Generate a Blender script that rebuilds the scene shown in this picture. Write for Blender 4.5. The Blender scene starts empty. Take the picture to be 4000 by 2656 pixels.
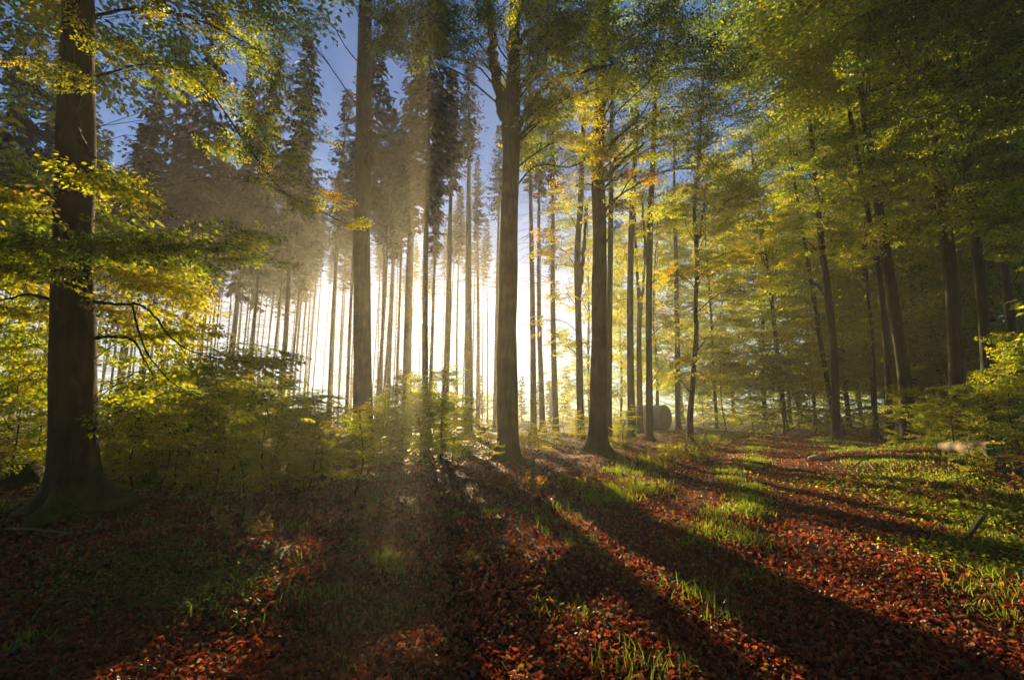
import bpy, math, random
import numpy as np
from mathutils import Vector

# ------------------------------------------------------------------ camera, sky, sun, exposure
sc = bpy.context.scene
col = sc.collection
F, CX, CY = 1778.0, 2000.0, 1328.0          # lens in photograph pixels (16 mm on 36 mm)
PITCH = math.radians(8.7)
CAMZ = 1.6
cam = bpy.data.cameras.new('camera'); cam.lens = 16.0; cam.sensor_width = 36.0
cam.clip_start = 0.05; cam.clip_end = 3000
camo = bpy.data.objects.new('camera', cam); col.objects.link(camo)
camo.location = (0, 0, CAMZ); camo.rotation_euler = (math.radians(90) + PITCH, 0, 0)
sc.camera = camo

SUN_AZ, SUN_EL = math.radians(-11.75), math.radians(10.8)
SUN = Vector((math.sin(SUN_AZ) * math.cos(SUN_EL), math.cos(SUN_AZ) * math.cos(SUN_EL), math.sin(SUN_EL)))

world = bpy.data.worlds.new('World'); sc.world = world; world.use_nodes = True
nt = world.node_tree; nt.nodes.clear()
sky = nt.nodes.new('ShaderNodeTexSky'); sky.sky_type = 'NISHITA'; sky.sun_disc = False
sky.sun_elevation = SUN_EL; sky.sun_rotation = SUN_AZ
sky.air_density = 0.85; sky.dust_density = 0.0; sky.ozone_density = 5.0
bg = nt.nodes.new('ShaderNodeBackground'); bg.inputs['Strength'].default_value = 0.05
nt.links.new(sky.outputs[0], bg.inputs['Color'])
# the visible disc of the sun in the sky
geo = nt.nodes.new('ShaderNodeTexCoord')
dot = nt.nodes.new('ShaderNodeVectorMath'); dot.operation = 'DOT_PRODUCT'; dot.inputs[1].default_value = SUN
nt.links.new(geo.outputs['Generated'], dot.inputs[0])
mr = nt.nodes.new('ShaderNodeMapRange'); mr.inputs['From Min'].default_value = math.cos(math.radians(0.42))
mr.inputs['From Max'].default_value = math.cos(math.radians(0.3)); mr.inputs['To Max'].default_value = 40.0
nt.links.new(dot.outputs['Value'], mr.inputs['Value'])
acs = nt.nodes.new('ShaderNodeMath'); acs.operation = 'ARCCOSINE'; nt.links.new(dot.outputs['Value'], acs.inputs[0])
fal = nt.nodes.new('ShaderNodeMath'); fal.operation = 'MULTIPLY'; fal.inputs[1].default_value = -1 / math.radians(1.6); nt.links.new(acs.outputs[0], fal.inputs[0])
ex = nt.nodes.new('ShaderNodeMath'); ex.operation = 'EXPONENT'; nt.links.new(fal.outputs[0], ex.inputs[0])
aur = nt.nodes.new('ShaderNodeMath'); aur.operation = 'MULTIPLY_ADD'; aur.inputs[1].default_value = 1.2; nt.links.new(ex.outputs[0], aur.inputs[0]); nt.links.new(mr.outputs[0], aur.inputs[2])
bg2 = nt.nodes.new('ShaderNodeBackground'); bg2.inputs['Color'].default_value = (1, 0.58, 0.16, 1)
nt.links.new(aur.outputs[0], bg2.inputs['Strength'])
addw = nt.nodes.new('ShaderNodeAddShader'); nt.links.new(bg.outputs[0], addw.inputs[0]); nt.links.new(bg2.outputs[0], addw.inputs[1])
wout = nt.nodes.new('ShaderNodeOutputWorld'); nt.links.new(addw.outputs[0], wout.inputs[0])

sl = bpy.data.lights.new('sun', 'SUN'); sl.energy = 5.0; sl.angle = math.radians(0.5); sl.color = (1.0, 0.76, 0.37)
slo = bpy.data.objects.new('sun', sl); col.objects.link(slo)
slo.rotation_euler = (-SUN).to_track_quat('-Z', 'Y').to_euler(); slo.location = SUN * 60

HAZE_DENSITY, HAZE_G = 0.0021, 0.60
vs = sc.view_settings; vs.view_transform = 'Standard'; vs.look = 'None'; vs.gamma = 1.0
vs.use_curve_mapping = False; vs.exposure = 1.75
cy = sc.cycles
cy.max_bounces = 3; cy.diffuse_bounces = 2; cy.glossy_bounces = 1; cy.transmission_bounces = 3
cy.transparent_max_bounces = 4; cy.volume_bounces = 0
cy.caustics_reflective = False; cy.caustics_refractive = False
cy.sample_clamp_indirect = 3.0; cy.use_denoising = True
cy.use_adaptive_sampling = True; cy.adaptive_threshold = 0.02

# ------------------------------------------------------------------ helpers
rng = np.random.default_rng(7)
CP, SP = math.cos(PITCH), math.sin(PITCH)

def ray(px, py):
    u, v = (px - CX) / F, (CY - py) / F
    return np.array([u, CP - v * SP, SP + v * CP])

def at(px, py, Y):                      # the point at forward distance Y metres seen at photograph pixel (px, py)
    d = ray(px, py)
    return d * (Y / d[1]) + np.array([0, 0, CAMZ])

def ground0(px, py, z=0.0):
    d = ray(px, py)
    return d * ((z - CAMZ) / d[2]) + np.array([0, 0, CAMZ])

def width(wpx, Y, px=None):             # metres for a width in photograph pixels (wide lens: round things stretch off-axis)
    return wpx * Y / F / (1.0 if px is None else math.sqrt(1 + ((px - CX) / F) ** 2))

def norm(a):
    return a / np.maximum(np.linalg.norm(a, axis=-1, keepdims=True), 1e-9)

# terrain: gentle lumps plus named mounds
TPHI = math.radians(29.7); TX0 = -0.95
def track_side(x, y):                   # signed metres from the middle of the forest track
    return (x - TX0) * math.cos(TPHI) - y * math.sin(TPHI)
MOUNDS = []
for px, py, hh, r in [(640, 2175, .20, .55), (800, 2200, .14, .40), (2200, 2190, .22, .36), (2290, 2230, .10, .3), (1480, 2215, .12, .35),
                      (1560, 2230, .10, .3), (1230, 2350, .09, .4), (3050, 1690, .10, 1.6), (2120, 1960, .10, .5), (2330, 1800, .14, 1.0),
                      (1990, 1820, .10, .9), (290, 2000, .12, 1.1), (1650, 1860, .18, 1.0), (3300, 1720, .10, 1.5),
                      (1850, 2080, .10, .6), (1050, 2450, -.10, .7), (1500, 2420, -.10, .6), (2650, 1800, .12, .9)]:
    p = ground0(px, py); MOUNDS.append((p[0], p[1], hh, r))
MOUNDS.append((12.4, 12.6, .62, 2.3)); MOUNDS.append((9.6, 9.8, .16, 1.4))
def terrain(x, y):
    x = np.asarray(x, float); y = np.asarray(y, float)
    z = .035 * np.sin(x * 1.3 + .7) * np.cos(y * 1.1 + .3) + .02 * np.sin(x * 2.9 + y * 1.7) + .012 * np.sin(x * 5.3 - y * 4.1)
    for mx, my, hh, r in MOUNDS:
        z = z + hh * np.exp(-((x - mx) ** 2 + (y - my) ** 2) / (2 * r * r))
    s = track_side(x, y)
    flat = np.exp(-(s / 2.1) ** 4)
    z = z * (1 - .55 * flat) - .05 * np.exp(-((np.abs(s) - .85) / .35) ** 2)
    return z

def gp(px, py):
    z = 0.0
    for _ in range(6):
        p = ground0(px, py, z); z = float(terrain(p[0], p[1]))
    return p

class MB:
    """collects polygons for one mesh object"""
    def __init__(s):
        s.V = []; s.Q = []; s.n = 0; s.T = []
    def add(s, V, Q, tint=None):
        V = np.asarray(V, float).reshape(-1, 3); Q = np.asarray(Q, int)
        s.V.append(V); s.Q.append(Q + s.n); s.n += len(V)
        s.T.append(np.full(len(V), .5) if tint is None else np.broadcast_to(tint, (len(V),)))
    def mesh(s, name, mat, smooth=True):
        me = bpy.data.meshes.new(name)
        V = np.concatenate(s.V) if s.V else np.zeros((0, 3)); Q = np.concatenate(s.Q) if s.Q else np.zeros((0, 4), int)
        return fill_mesh(me, V, Q, np.concatenate(s.T) if s.T else None, mat, smooth)
    def build(s, name, mat, parent=None, smooth=True):
        return link(name, s.mesh(name, mat, smooth), parent)

def fill_mesh(me, V, Q, tint, mat, smooth=True):
    k = Q.shape[1]; m = len(Q)
    me.vertices.add(len(V)); me.vertices.foreach_set('co', V.astype(np.float32).ravel())
    me.loops.add(m * k); me.loops.foreach_set('vertex_index', Q.astype(np.int32).ravel())
    me.polygons.add(m); me.polygons.foreach_set('loop_start', np.arange(0, m * k, k, dtype=np.int32))
    me.polygons.foreach_set('loop_total', np.full(m, k, dtype=np.int32))
    me.polygons.foreach_set('use_smooth', np.full(m, smooth, dtype=bool))
    if tint is not None:
        a = me.attributes.new('tint', 'FLOAT', 'POINT'); a.data.foreach_set('value', np.asarray(tint, np.float32))
    me.update(calc_edges=True); me.materials.append(mat)
    return me

def link(name, data, parent=None):
    o = bpy.data.objects.new(name, data); col.objects.link(o)
    if parent is not None: o.parent = parent
    return o

def tag(o, label=None, cat=None, group=None, kind=None):
    if label: o['label'] = label
    if cat: o['category'] = cat
    if group: o['group'] = group
    if kind: o['kind'] = kind
    return o

def thing(name, loc, label, cat, group=None):
    o = link(name, None); o.location = [float(v) for v in loc]; o.empty_display_size = .2
    return tag(o, label, cat, group)

def catmull(P, n):
    P = np.asarray(P, float)
    if len(P) < 3:
        t = np.linspace(0, 1, n)[:, None]; return P[0] * (1 - t) + P[-1] * t
    Q = np.vstack([2 * P[0] - P[1], P, 2 * P[-1] - P[-2]])
    t = np.linspace(0, len(P) - 1 - 1e-9, n); i = t.astype(int); f = (t - i)[:, None]
    a, b, c, d = Q[i], Q[i + 1], Q[i + 2], Q[i + 3]
    return .5 * (2 * b + (c - a) * f + (2 * a - 5 * b + 4 * c - d) * f ** 2 + (3 * b - a - 3 * c + d) * f ** 3)

def tube(P, R, sides=8, cap=True, mod=None):
    """P (n,3) centres, R (n,) radii -> verts, quads"""
    P = np.asarray(P, float); n = len(P); R = np.broadcast_to(np.asarray(R, float), (n,))
    T = norm(np.gradient(P, axis=0)); main = norm(P[-1] - P[0])
    ref = np.array([0, 1., 0]) if abs(main[2]) > .7 else np.array([0, 0, 1.])
    if abs(main @ ref) > .9: ref = np.array([1., 0, 0])
    S = norm(np.cross(T, ref)); B = np.cross(S, T)
    th = np.linspace(0, 2 * math.pi, sides, endpoint=False)
    rr = R[:, None] * np.ones(sides)
    if mod is not None: rr = rr * mod(P, th)
    V = P[:, None] + rr[..., None] * (np.cos(th)[None, :, None] * S[:, None] + np.sin(th)[None, :, None] * B[:, None])
    V = V.reshape(-1, 3)
    i = np.arange(n - 1)[:, None] * sides; j = np.arange(sides)[None]; j2 = (j + 1) % sides
    Q = np.stack([i + j, i + j2, i + sides + j2, i + sides + j], -1).reshape(-1, 4)
    if cap:
        V = np.vstack([V, P[0], P[-1]]); a = len(V) - 2; b = a + 1; L = (n - 1) * sides
        jj = np.arange(0, sides, 1); 
        c0 = np.stack([np.full(sides // 2, a), (jj[::2] + 2) % sides, jj[::2] + 1, jj[::2]], -1)
        c1 = np.stack([np.full(sides // 2, b), L + jj[::2], L + jj[::2] + 1, L + (jj[::2] + 2) % sides], -1)
        Q = np.vstack([Q, c0, c1])
    return V, Q

# ------------------------------------------------------------------ materials
def new_mat(name):
    m = bpy.data.materials.new(name); m.use_nodes = True; m.node_tree.nodes.clear()
    return m, m.node_tree.nodes, m.node_tree.links

def ramp(N, stops):
    r = N.new('ShaderNodeValToRGB'); e = r.color_ramp.elements
    while len(e) < len(stops): e.new(.5)
    for el, (p, c) in zip(e, stops): el.position = p; el.color = (*c, 1)
    return r

def leaf_material(name, stops, trans=.55, gloss=.05, rough=.35):
    m, N, L = new_mat(name)
    a = N.new('ShaderNodeAttribute'); a.attribute_name = 'tint'
    r = ramp(N, stops); L.new(a.outputs['Fac'], r.inputs[0])
    d = N.new('ShaderNodeBsdfDiffuse'); t = N.new('ShaderNodeBsdfTranslucent'); g = N.new('ShaderNodeBsdfGlossy')
    g.inputs['Roughness'].default_value = rough; g.inputs['Color'].default_value = (.9, .9, .9, 1)
    hs = N.new('ShaderNodeHueSaturation'); hs.inputs['Saturation'].default_value = .85; hs.inputs['Value'].default_value = .40
    L.new(r.outputs[0], hs.inputs['Color']); L.new(hs.outputs[0], d.inputs['Color']); L.new(r.outputs[0], t.inputs['Color'])
    mx = N.new('ShaderNodeMixShader'); mx.inputs[0].default_value = trans
    L.new(d.outputs[0], mx.inputs[1]); L.new(t.outputs[0], mx.inputs[2])
    m2 = N.new('ShaderNodeMixShader'); m2.inputs[0].default_value = gloss
    L.new(mx.outputs[0], m2.inputs[1]); L.new(g.outputs[0], m2.inputs[2])
    o = N.new('ShaderNodeOutputMaterial'); L.new(m2.outputs[0], o.inputs[0])
    return m

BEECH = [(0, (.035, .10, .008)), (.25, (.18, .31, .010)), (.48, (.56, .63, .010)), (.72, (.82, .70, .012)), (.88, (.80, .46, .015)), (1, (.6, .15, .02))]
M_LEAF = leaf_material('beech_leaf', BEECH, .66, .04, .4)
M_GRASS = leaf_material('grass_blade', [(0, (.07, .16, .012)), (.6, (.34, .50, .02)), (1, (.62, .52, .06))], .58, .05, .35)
M_NEEDLE = leaf_material('spruce_needles', [(0, (.008, .021, .032)), (1, (.022, .043, .052))], .16, .03, .5)
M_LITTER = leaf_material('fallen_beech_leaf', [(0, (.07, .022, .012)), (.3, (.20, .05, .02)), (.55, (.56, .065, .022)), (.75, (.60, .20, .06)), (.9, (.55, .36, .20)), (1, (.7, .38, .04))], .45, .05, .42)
M_DRY = leaf_material('dry_bracken', [(0, (.20, .09, .03)), (.5, (.42, .22, .06)), (1, (.5, .38, .08))], .5, .04, .4)

def bark_material(name, c0, c1, moss=0.0, vscale=(9, 9, 1.6), bump=.35, moss_h=.8):
    m, N, L = new_mat(name)
    g = N.new('ShaderNodeNewGeometry'); mp = N.new('ShaderNodeMapping'); mp.inputs['Scale'].default_value = vscale
    L.new(g.outputs['Position'], mp.inputs[0])
    n1 = N.new('ShaderNodeTexNoise'); n1.inputs['Scale'].default_value = 1.0; n1.inputs['Detail'].default_value = 8; n1.inputs['Roughness'].default_value = .65
    L.new(mp.outputs[0], n1.inputs['Vector'])
    n2 = N.new('ShaderNodeTexNoise'); n2.inputs['Scale'].default_value = 2.3; n2.inputs['Detail'].default_value = 5
    L.new(g.outputs['Position'], n2.inputs['Vector'])
    r = ramp(N, [(.32, c0), (.68, c1)]); L.new(n1.outputs[0], r.inputs[0])
    bl = ramp(N, [(.35, (.45, .45, .45)), (.55, (.8, .8, .8)), (.72, (1.15, 1.15, 1.05))]); L.new(n2.outputs[0], bl.inputs[0])
    mb = N.new('ShaderNodeMix'); mb.data_type = 'RGBA'; mb.blend_type = 'MULTIPLY'; mb.inputs['Factor'].default_value = 1; L.new(r.outputs[0], mb.inputs['A']); L.new(bl.outputs[0], mb.inputs['B'])
    colr = mb.outputs['Result']
    if moss > 0:
        sx = N.new('ShaderNodeSeparateXYZ'); L.new(g.outputs['Position'], sx.inputs[0])
        mh = N.new('ShaderNodeMapRange'); mh.inputs['From Min'].default_value = moss_h; mh.inputs['From Max'].default_value = .05
        L.new(sx.outputs['Z'], mh.inputs['Value'])
        mm = N.new('ShaderNodeMath'); mm.operation = 'MULTIPLY'; L.new(mh.outputs[0], mm.inputs[0]); 
        rr = ramp(N, [(.36, (0, 0, 0)), (.6, (1, 1, 1))]); L.new(n2.outputs[0], rr.inputs[0]); L.new(rr.outputs[0], mm.inputs[1])
        m3 = N.new('ShaderNodeMath'); m3.operation = 'MULTIPLY'; m3.inputs[1].default_value = moss; L.new(mm.outputs[0], m3.inputs[0])
        mx = N.new('ShaderNodeMix'); mx.data_type = 'RGBA'; L.new(m3.outputs[0], mx.inputs['Factor']); L.new(colr, mx.inputs['A'])
        mx.inputs['B'].default_value = (.055, .10, .012, 1); colr = mx.outputs['Result']
    b = N.new('ShaderNodeBsdfPrincipled'); b.inputs['Roughness'].default_value = .85; b.inputs['Specular IOR Level'].default_value = .2
    L.new(colr, b.inputs['Base Color'])
    bp = N.new('ShaderNodeBump'); bp.inputs['Strength'].default_value = bump; bp.inputs['Distance'].default_value = .03
    L.new(n1.outputs[0], bp.inputs['Height']); L.new(bp.outputs[0], b.inputs['Normal'])
    o = N.new('ShaderNodeOutputMaterial'); L.new(b.outputs[0], o.inputs[0])
    return m

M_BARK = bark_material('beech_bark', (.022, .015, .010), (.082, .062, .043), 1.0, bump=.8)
M_BRANCH = bark_material('beech_branch_bark', (.03, .022, .016), (.08, .06, .045), 0, (20, 20, 20), .2)
M_SPRUCE = bark_material('spruce_bark', (.06, .035, .024), (.16, .105, .075), .0, (14, 14, 5), .6)
M_DEAD = bark_material('dead_wood', (.12, .09, .06), (.30, .24, .17), 0, (12, 12, 12), .3)
M_STAKE = bark_material('weathered_stake_wood', (.16, .14, .07), (.34, .28, .14), 0, (30, 30, 4), .3)
M_STONE = bark_material('pale_stone', (.42, .38, .30), (.70, .65, .54), 0, (9, 9, 9), .3)

def log_material():
    m, N, L = new_mat('peeled_log_bark')
    tc = N.new('ShaderNodeTexCoord')
    n1 = N.new('ShaderNodeTexNoise'); n1.inputs['Scale'].default_value = 3; n1.inputs['Detail'].default_value = 8; L.new(tc.outputs['Object'], n1.inputs['Vector'])
    r = ramp(N, [(.35, (.10, .065, .04)), (.5, (.32, .23, .15)), (.7, (.50, .40, .29))]); L.new(n1.outputs[0], r.inputs[0])
    v = N.new('ShaderNodeTexVoronoi'); v.inputs['Scale'].default_value = 4.5; L.new(tc.outputs['Object'], v.inputs['Vector'])
    r2 = ramp(N, [(.10, (0, 0, 0)), (.22, (1, 1, 1))]); L.new(v.outputs['Distance'], r2.inputs[0])
    mx = N.new('ShaderNodeMix'); mx.data_type = 'RGBA'; L.new(r2.outputs[0], mx.inputs['Factor']); mx.inputs['A'].default_value = (.05, .03, .02, 1); L.new(r.outputs[0], mx.inputs['B'])
    b = N.new('ShaderNodeBsdfPrincipled'); b.inputs['Roughness'].default_value = .8; L.new(mx.outputs['Result'], b.inputs['Base Color'])
    bp = N.new('ShaderNodeBump'); bp.inputs['Strength'].default_value = .5; bp.inputs['Distance'].default_value = .03; L.new(n1.outputs[0], bp.inputs['Height']); L.new(bp.outputs[0], b.inputs['Normal'])
    o = N.new('ShaderNodeOutputMaterial'); L.new(b.outputs[0], o.inputs[0]); return m
M_LOG = log_material()

def ground_material(name, stops, green=.0):
    m, N, L = new_mat(name)
    g = N.new('ShaderNodeNewGeometry')
    v = N.new('ShaderNodeTexVoronoi'); v.inputs['Scale'].default_value = 17; L.new(g.outputs['Position'], v.inputs['Vector'])
    sx = N.new('ShaderNodeSeparateColor'); L.new(v.outputs['Color'], sx.inputs[0])
    n = N.new('ShaderNodeTexNoise'); n.inputs['Scale'].default_value = 1.1; n.inputs['Detail'].default_value = 7; L.new(g.outputs['Position'], n.inputs['Vector'])
    ad = N.new('ShaderNodeMath'); ad.operation = 'MULTIPLY_ADD'; ad.inputs[1].default_value = .6; L.new(sx.outputs[0], ad.inputs[0])
    sc_ = N.new('ShaderNodeMath'); sc_.operation = 'MULTIPLY'; sc_.inputs[1].default_value = .45; L.new(n.outputs[0], sc_.inputs[0]); L.new(sc_.outputs[0], ad.inputs[2])
    r = ramp(N, stops); L.new(ad.outputs[0], r.inputs[0])
    mxo = r.outputs[0]
    if green:
        n3 = N.new('ShaderNodeTexNoise'); n3.inputs['Scale'].default_value = .7; n3.inputs['Detail'].default_value = 6; L.new(g.outputs['Position'], n3.inputs['Vector'])
        r3 = ramp(N, [(.5, (0, 0, 0)), (.66, (green, green, green))]); L.new(n3.outputs[0], r3.inputs[0])
        mx = N.new('ShaderNodeMix'); mx.data_type = 'RGBA'; L.new(r3.outputs[0], mx.inputs['Factor']); L.new(mxo, mx.inputs['A']); mx.inputs['B'].default_value = (.04, .07, .012, 1); mxo = mx.outputs['Result']
    b = N.new('ShaderNodeBsdfPrincipled'); b.inputs['Roughness'].default_value = .7; b.inputs['Specular IOR Level'].default_value = .25; L.new(mxo, b.inputs['Base Color'])
    bp = N.new('ShaderNodeBump'); bp.inputs['Strength'].default_value = .9; bp.inputs['Distance'].default_value = .04; L.new(ad.outputs[0], bp.inputs['Height']); L.new(bp.outputs[0], b.inputs['Normal'])
    o = N.new('ShaderNodeOutputMaterial'); L.new(b.outputs[0], o.inputs[0]); return m
M_GROUND = ground_material('forest_floor', [(.15, (.012, .007, .005)), (.5, (.045, .021, .012)), (.75, (.09, .042, .022)), (.95, (.14, .08, .045))], .7)
M_TRACK = ground_material('leaf_covered_track', [(.15, (.014, .007, .005)), (.5, (.055, .018, .010)), (.75, (.12, .032, .017)), (.95, (.18, .085, .045))])

# ------------------------------------------------------------------ ground and track
def grid_mesh(xs, ys, zf):
    X, Y = np.meshgrid(xs, ys); V = np.stack([X, Y, zf(X, Y)], -1).reshape(-1, 3)
    nx, ny = len(xs), len(ys); i = np.arange(ny - 1)[:, None] * nx + np.arange(nx - 1)[None]
    return V, np.stack([i, i + 1, i + nx + 1, i + nx], -1).reshape(-1, 4)
def steps(segs):
    out = [segs[0][0]]
    for a, b, st in segs: out += list(np.arange(a + st, b + 1e-6, st))
    return np.array(out)
xs = steps([(-120, -40, 20), (-40, -12, 1.0), (-12, 14, .14), (14, 40, 1.0), (40, 120, 20)])
ys = steps([(-40, 0, 4), (0, 2, .5), (2, 16, .14), (16, 40, .6), (40, 110, 14)])
b = MB(); V, Q = grid_mesh(xs, ys, terrain); b.add(V, Q)
tag(b.build('ground', M_GROUND), kind='structure')
# the track: a strip laid on the ground, with crown and ruts of its own
ts = steps([(-4, 20, .18), (20, 70, 1.0)]); ss = np.linspace(-2.0, 2.0, 24)
T, S = np.meshgrid(ts, ss, indexing='ij')
wob = 1 + .12 * np.sin(T * 1.7) * np.sign(S)
Sx = S * wob
X = TX0 + Sx * math.cos(TPHI) + T * math.sin(TPHI); Y = -Sx * math.sin(TPHI) + T * math.cos(TPHI)
Z = terrain(X, Y) + .012 - .03 * (np.abs(S) / 2.0) ** 8
V = np.stack([X, Y, Z], -1).reshape(-1, 3); n2 = len(ss); i = np.arange(len(ts) - 1)[:, None] * n2 + np.arange(n2 - 1)[None]
b = MB(); b.add(V, np.stack([i, i + 1, i + n2 + 1, i + n2], -1).reshape(-1, 4)[:, ::-1])
tag(b.build('forest_track', M_TRACK), kind='structure')

# ------------------------------------------------------------------ leaves and sprays
QL = np.array([[0, 0, 0], [.45, .31, .05], [1, 0, -.10], [.45, -.31, .05]])                       # 4-point leaf
QH = np.array([[0, 0, 0], [.28, .27, .05], [.68, .25, .04], [1, 0, -.10], [.68, -.25, .04], [.28, -.27, .05]])   # 6-point ovate leaf
QHF = np.array([[0, 3, 2, 1], [0, 5, 4, 3]])

def orient_leaves(base, d, n, L, shape):
    d = norm(d); n = norm(n - (n * d).sum(-1, keepdims=True) * d); s = np.cross(n, d)
    L = np.asarray(L)[:, None, None]
    return base[:, None] + L * (shape[None, :, 0:1] * d[:, None] + shape[None, :, 1:2] * s[:, None] + shape[None, :, 2:3] * n[:, None])

def make_spray(r, length=1.0, leaf=.078, fan=.5, spacing=.052, shape=QL):
    twigs = []                                            # (p0, dir, len)
    main = [np.array([0, 0, 0.]), np.array([1., 0, 0]), length]
    twigs.append(main); t = .12; side = 1
    while t < .97:
        ang = side * r.uniform(.65, 1.0); l = length * (fan * (1 - t) ** .8 + .10) * r.uniform(.75, 1.2)
        twigs.append([np.array([t * length, 0, 0]), np.array([math.cos(ang), math.sin(ang), r.normal(0, .10)]), l])
        t += r.uniform(.06, .10); side = -side
    B, D, tips = [], [], []
    for p0, d, l in twigs:
        k = max(2, int(l / spacing)); sd = 1
        for q in range(k):
            u = (q + .7) / k; lat = np.array([-d[1], d[0], 0])
            B.append(p0 + d * (u * l) + np.array([0, 0, -.10 * (u * l) ** 2]))
            D.append(d * .75 + lat * sd * r.uniform(.5, 1.1) + np.array([0, 0, r.normal(-.55, .45)])); sd = -sd
        B.append(p0 + d * l); D.append(d + np.array([0, 0, -.35]))
    B, D = np.array(B), np.array(D); n = len(B)
    Nn = np.array([0, 0, .8]) + r.normal(0, .62, (n, 3))
    leaves = orient_leaves(B, D, Nn, leaf * r.uniform(.7, 1.2, n), shape)
    b = MB()
    for p0, d, l in twigs:
        P = np.array([p0, p0 + d * l * .5 + [0, 0, -.02 * l], p0 + d * l + [0, 0, -.08 * l]])
        rad = .006 if l >= length * .99 else .0028
        b.add(*tube(P, [rad, rad * .7, rad * .3], 3, cap=False))
    return leaves, np.concatenate(b.V), np.concatenate(b.Q)

r_ = np.random.default_rng(3)
SPRAYS = [make_spray(r_, leaf=.098, spacing=.07) for _ in range(8)]
SPRAYS_HI = [make_spray(r_, shape=QH, spacing=.062) for _ in range(8)]
SPRAYS_LIGHT = [make_spray(r_, spacing=.095, leaf=.11) for _ in range(6)]

def rot(yaw, pitch, roll):
    cy_, sy, cp, sp, cr, sr = np.cos(yaw), np.sin(yaw), np.cos(pitch), np.sin(pitch), np.cos(roll), np.sin(roll)
    z = np.zeros_like(yaw); o = np.ones_like(yaw)
    Rz = np.stack([np.stack([cy_, -sy, z], -1), np.stack([sy, cy_, z], -1), np.stack([z, z, o], -1)], -2)
    Ry = np.stack([np.stack([cp, z, -sp], -1), np.stack([z, o, z], -1), np.stack([sp, z, cp], -1)], -2)
    Rx = np.stack([np.stack([o, z, z], -1), np.stack([z, cr, -sr], -1), np.stack([z, sr, cr], -1)], -2)
    return Rz @ Ry @ Rx

def scatter_sprays(leafMB, twigMB, pos, R, scale, tint, r, kit, tint_sd=.10, keep=1.0):
    """put one spray at each position; returns nothing, fills the collectors"""
    which = r.integers(0, len(kit), len(pos))
    for k, (lv, tv, tq) in enumerate(kit):
        idx = np.nonzero(which == k)[0]
        if not len(idx): continue
        m, nv = lv.shape[0], lv.shape[1]
        W = np.einsum('nij,mkj->nmki', R[idx], lv) * scale[idx][:, None, None, None] + pos[idx][:, None, None]
        tn = np.clip(tint[idx][:, None] + r.normal(0, tint_sd, (len(idx), m)), 0, 1)
        ok = r.random((len(idx), m)) < keep
        W = W[ok]; tn = tn[ok]                                   # (K,nv,3)
        K = len(W); base = np.arange(K)[:, None, None] * nv
        F_ = np.arange(4)[None] if nv == 4 else QHF
        leafMB.add(W.reshape(-1, 3), (base + F_[None]).reshape(-1, 4), np.repeat(tn, nv))
        if twigMB is not None:
            TW = np.einsum('nij,mj->nmi', R[idx], tv) * scale[idx][:, None, None] + pos[idx][:, None]
            twigMB.add(TW.reshape(-1, 3), (np.arange(len(idx))[:, None, None] * len(tv) + tq[None]).reshape(-1, 4))

def limb_curve(a, c, r, sag=.12, n=9):
    a, c = np.asarray(a, float), np.asarray(c, float); L = np.linalg.norm(c - a)
    m1 = a + (c - a) * .35 + np.array([0, 0, .16 * L]) + r.normal(0, .05 * L, 3)
    m2 = a + (c - a) * .7 + np.array([0, 0, .12 * L]) + r.normal(0, .05 * L, 3)
    return catmull([a, m1, m2, c], n)

# ------------------------------------------------------------------ beech trees
def trunk_mod(seed, flare, lobes, z0, fh):
    r = np.random.default_rng(seed); ph = r.uniform(0, 6.28, 6); am = r.uniform(.5, 1, 3)
    def f(P, th):
        z = (P[:, 2] - z0)[:, None]; e = np.exp(-np.maximum(z, 0) / fh)
        lob = 1 + .45 * np.cos(lobes * th[None] + ph[0]) + .25 * np.cos((lobes + 2) * th[None] + ph[1])
        m = 1 + flare * e ** 1.6 * np.maximum(lob, .12) + .12 * e * np.cos(lobes * th[None] + ph[0])
        m = m + .022 * am[0] * np.sin(2 * th[None] + z * 1.3 + ph[2]) + .018 * np.sin(3 * th[None] - z * 2.1 + ph[3]) + .012 * np.sin(5 * th[None] + z * 4.7 + ph[4])
        return m + .02 * np.sin(z * 1.9 + ph[5])
    return f

def px_line(pts, Y):
    """[(px,py,width_px)...] in the vertical plane at distance Y -> centres, radii"""
    P = np.array([at(p[0], p[1], Y) for p in pts]); R = np.array([width(p[2], Y, p[0]) / 2 for p in pts])
    return P, R

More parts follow.
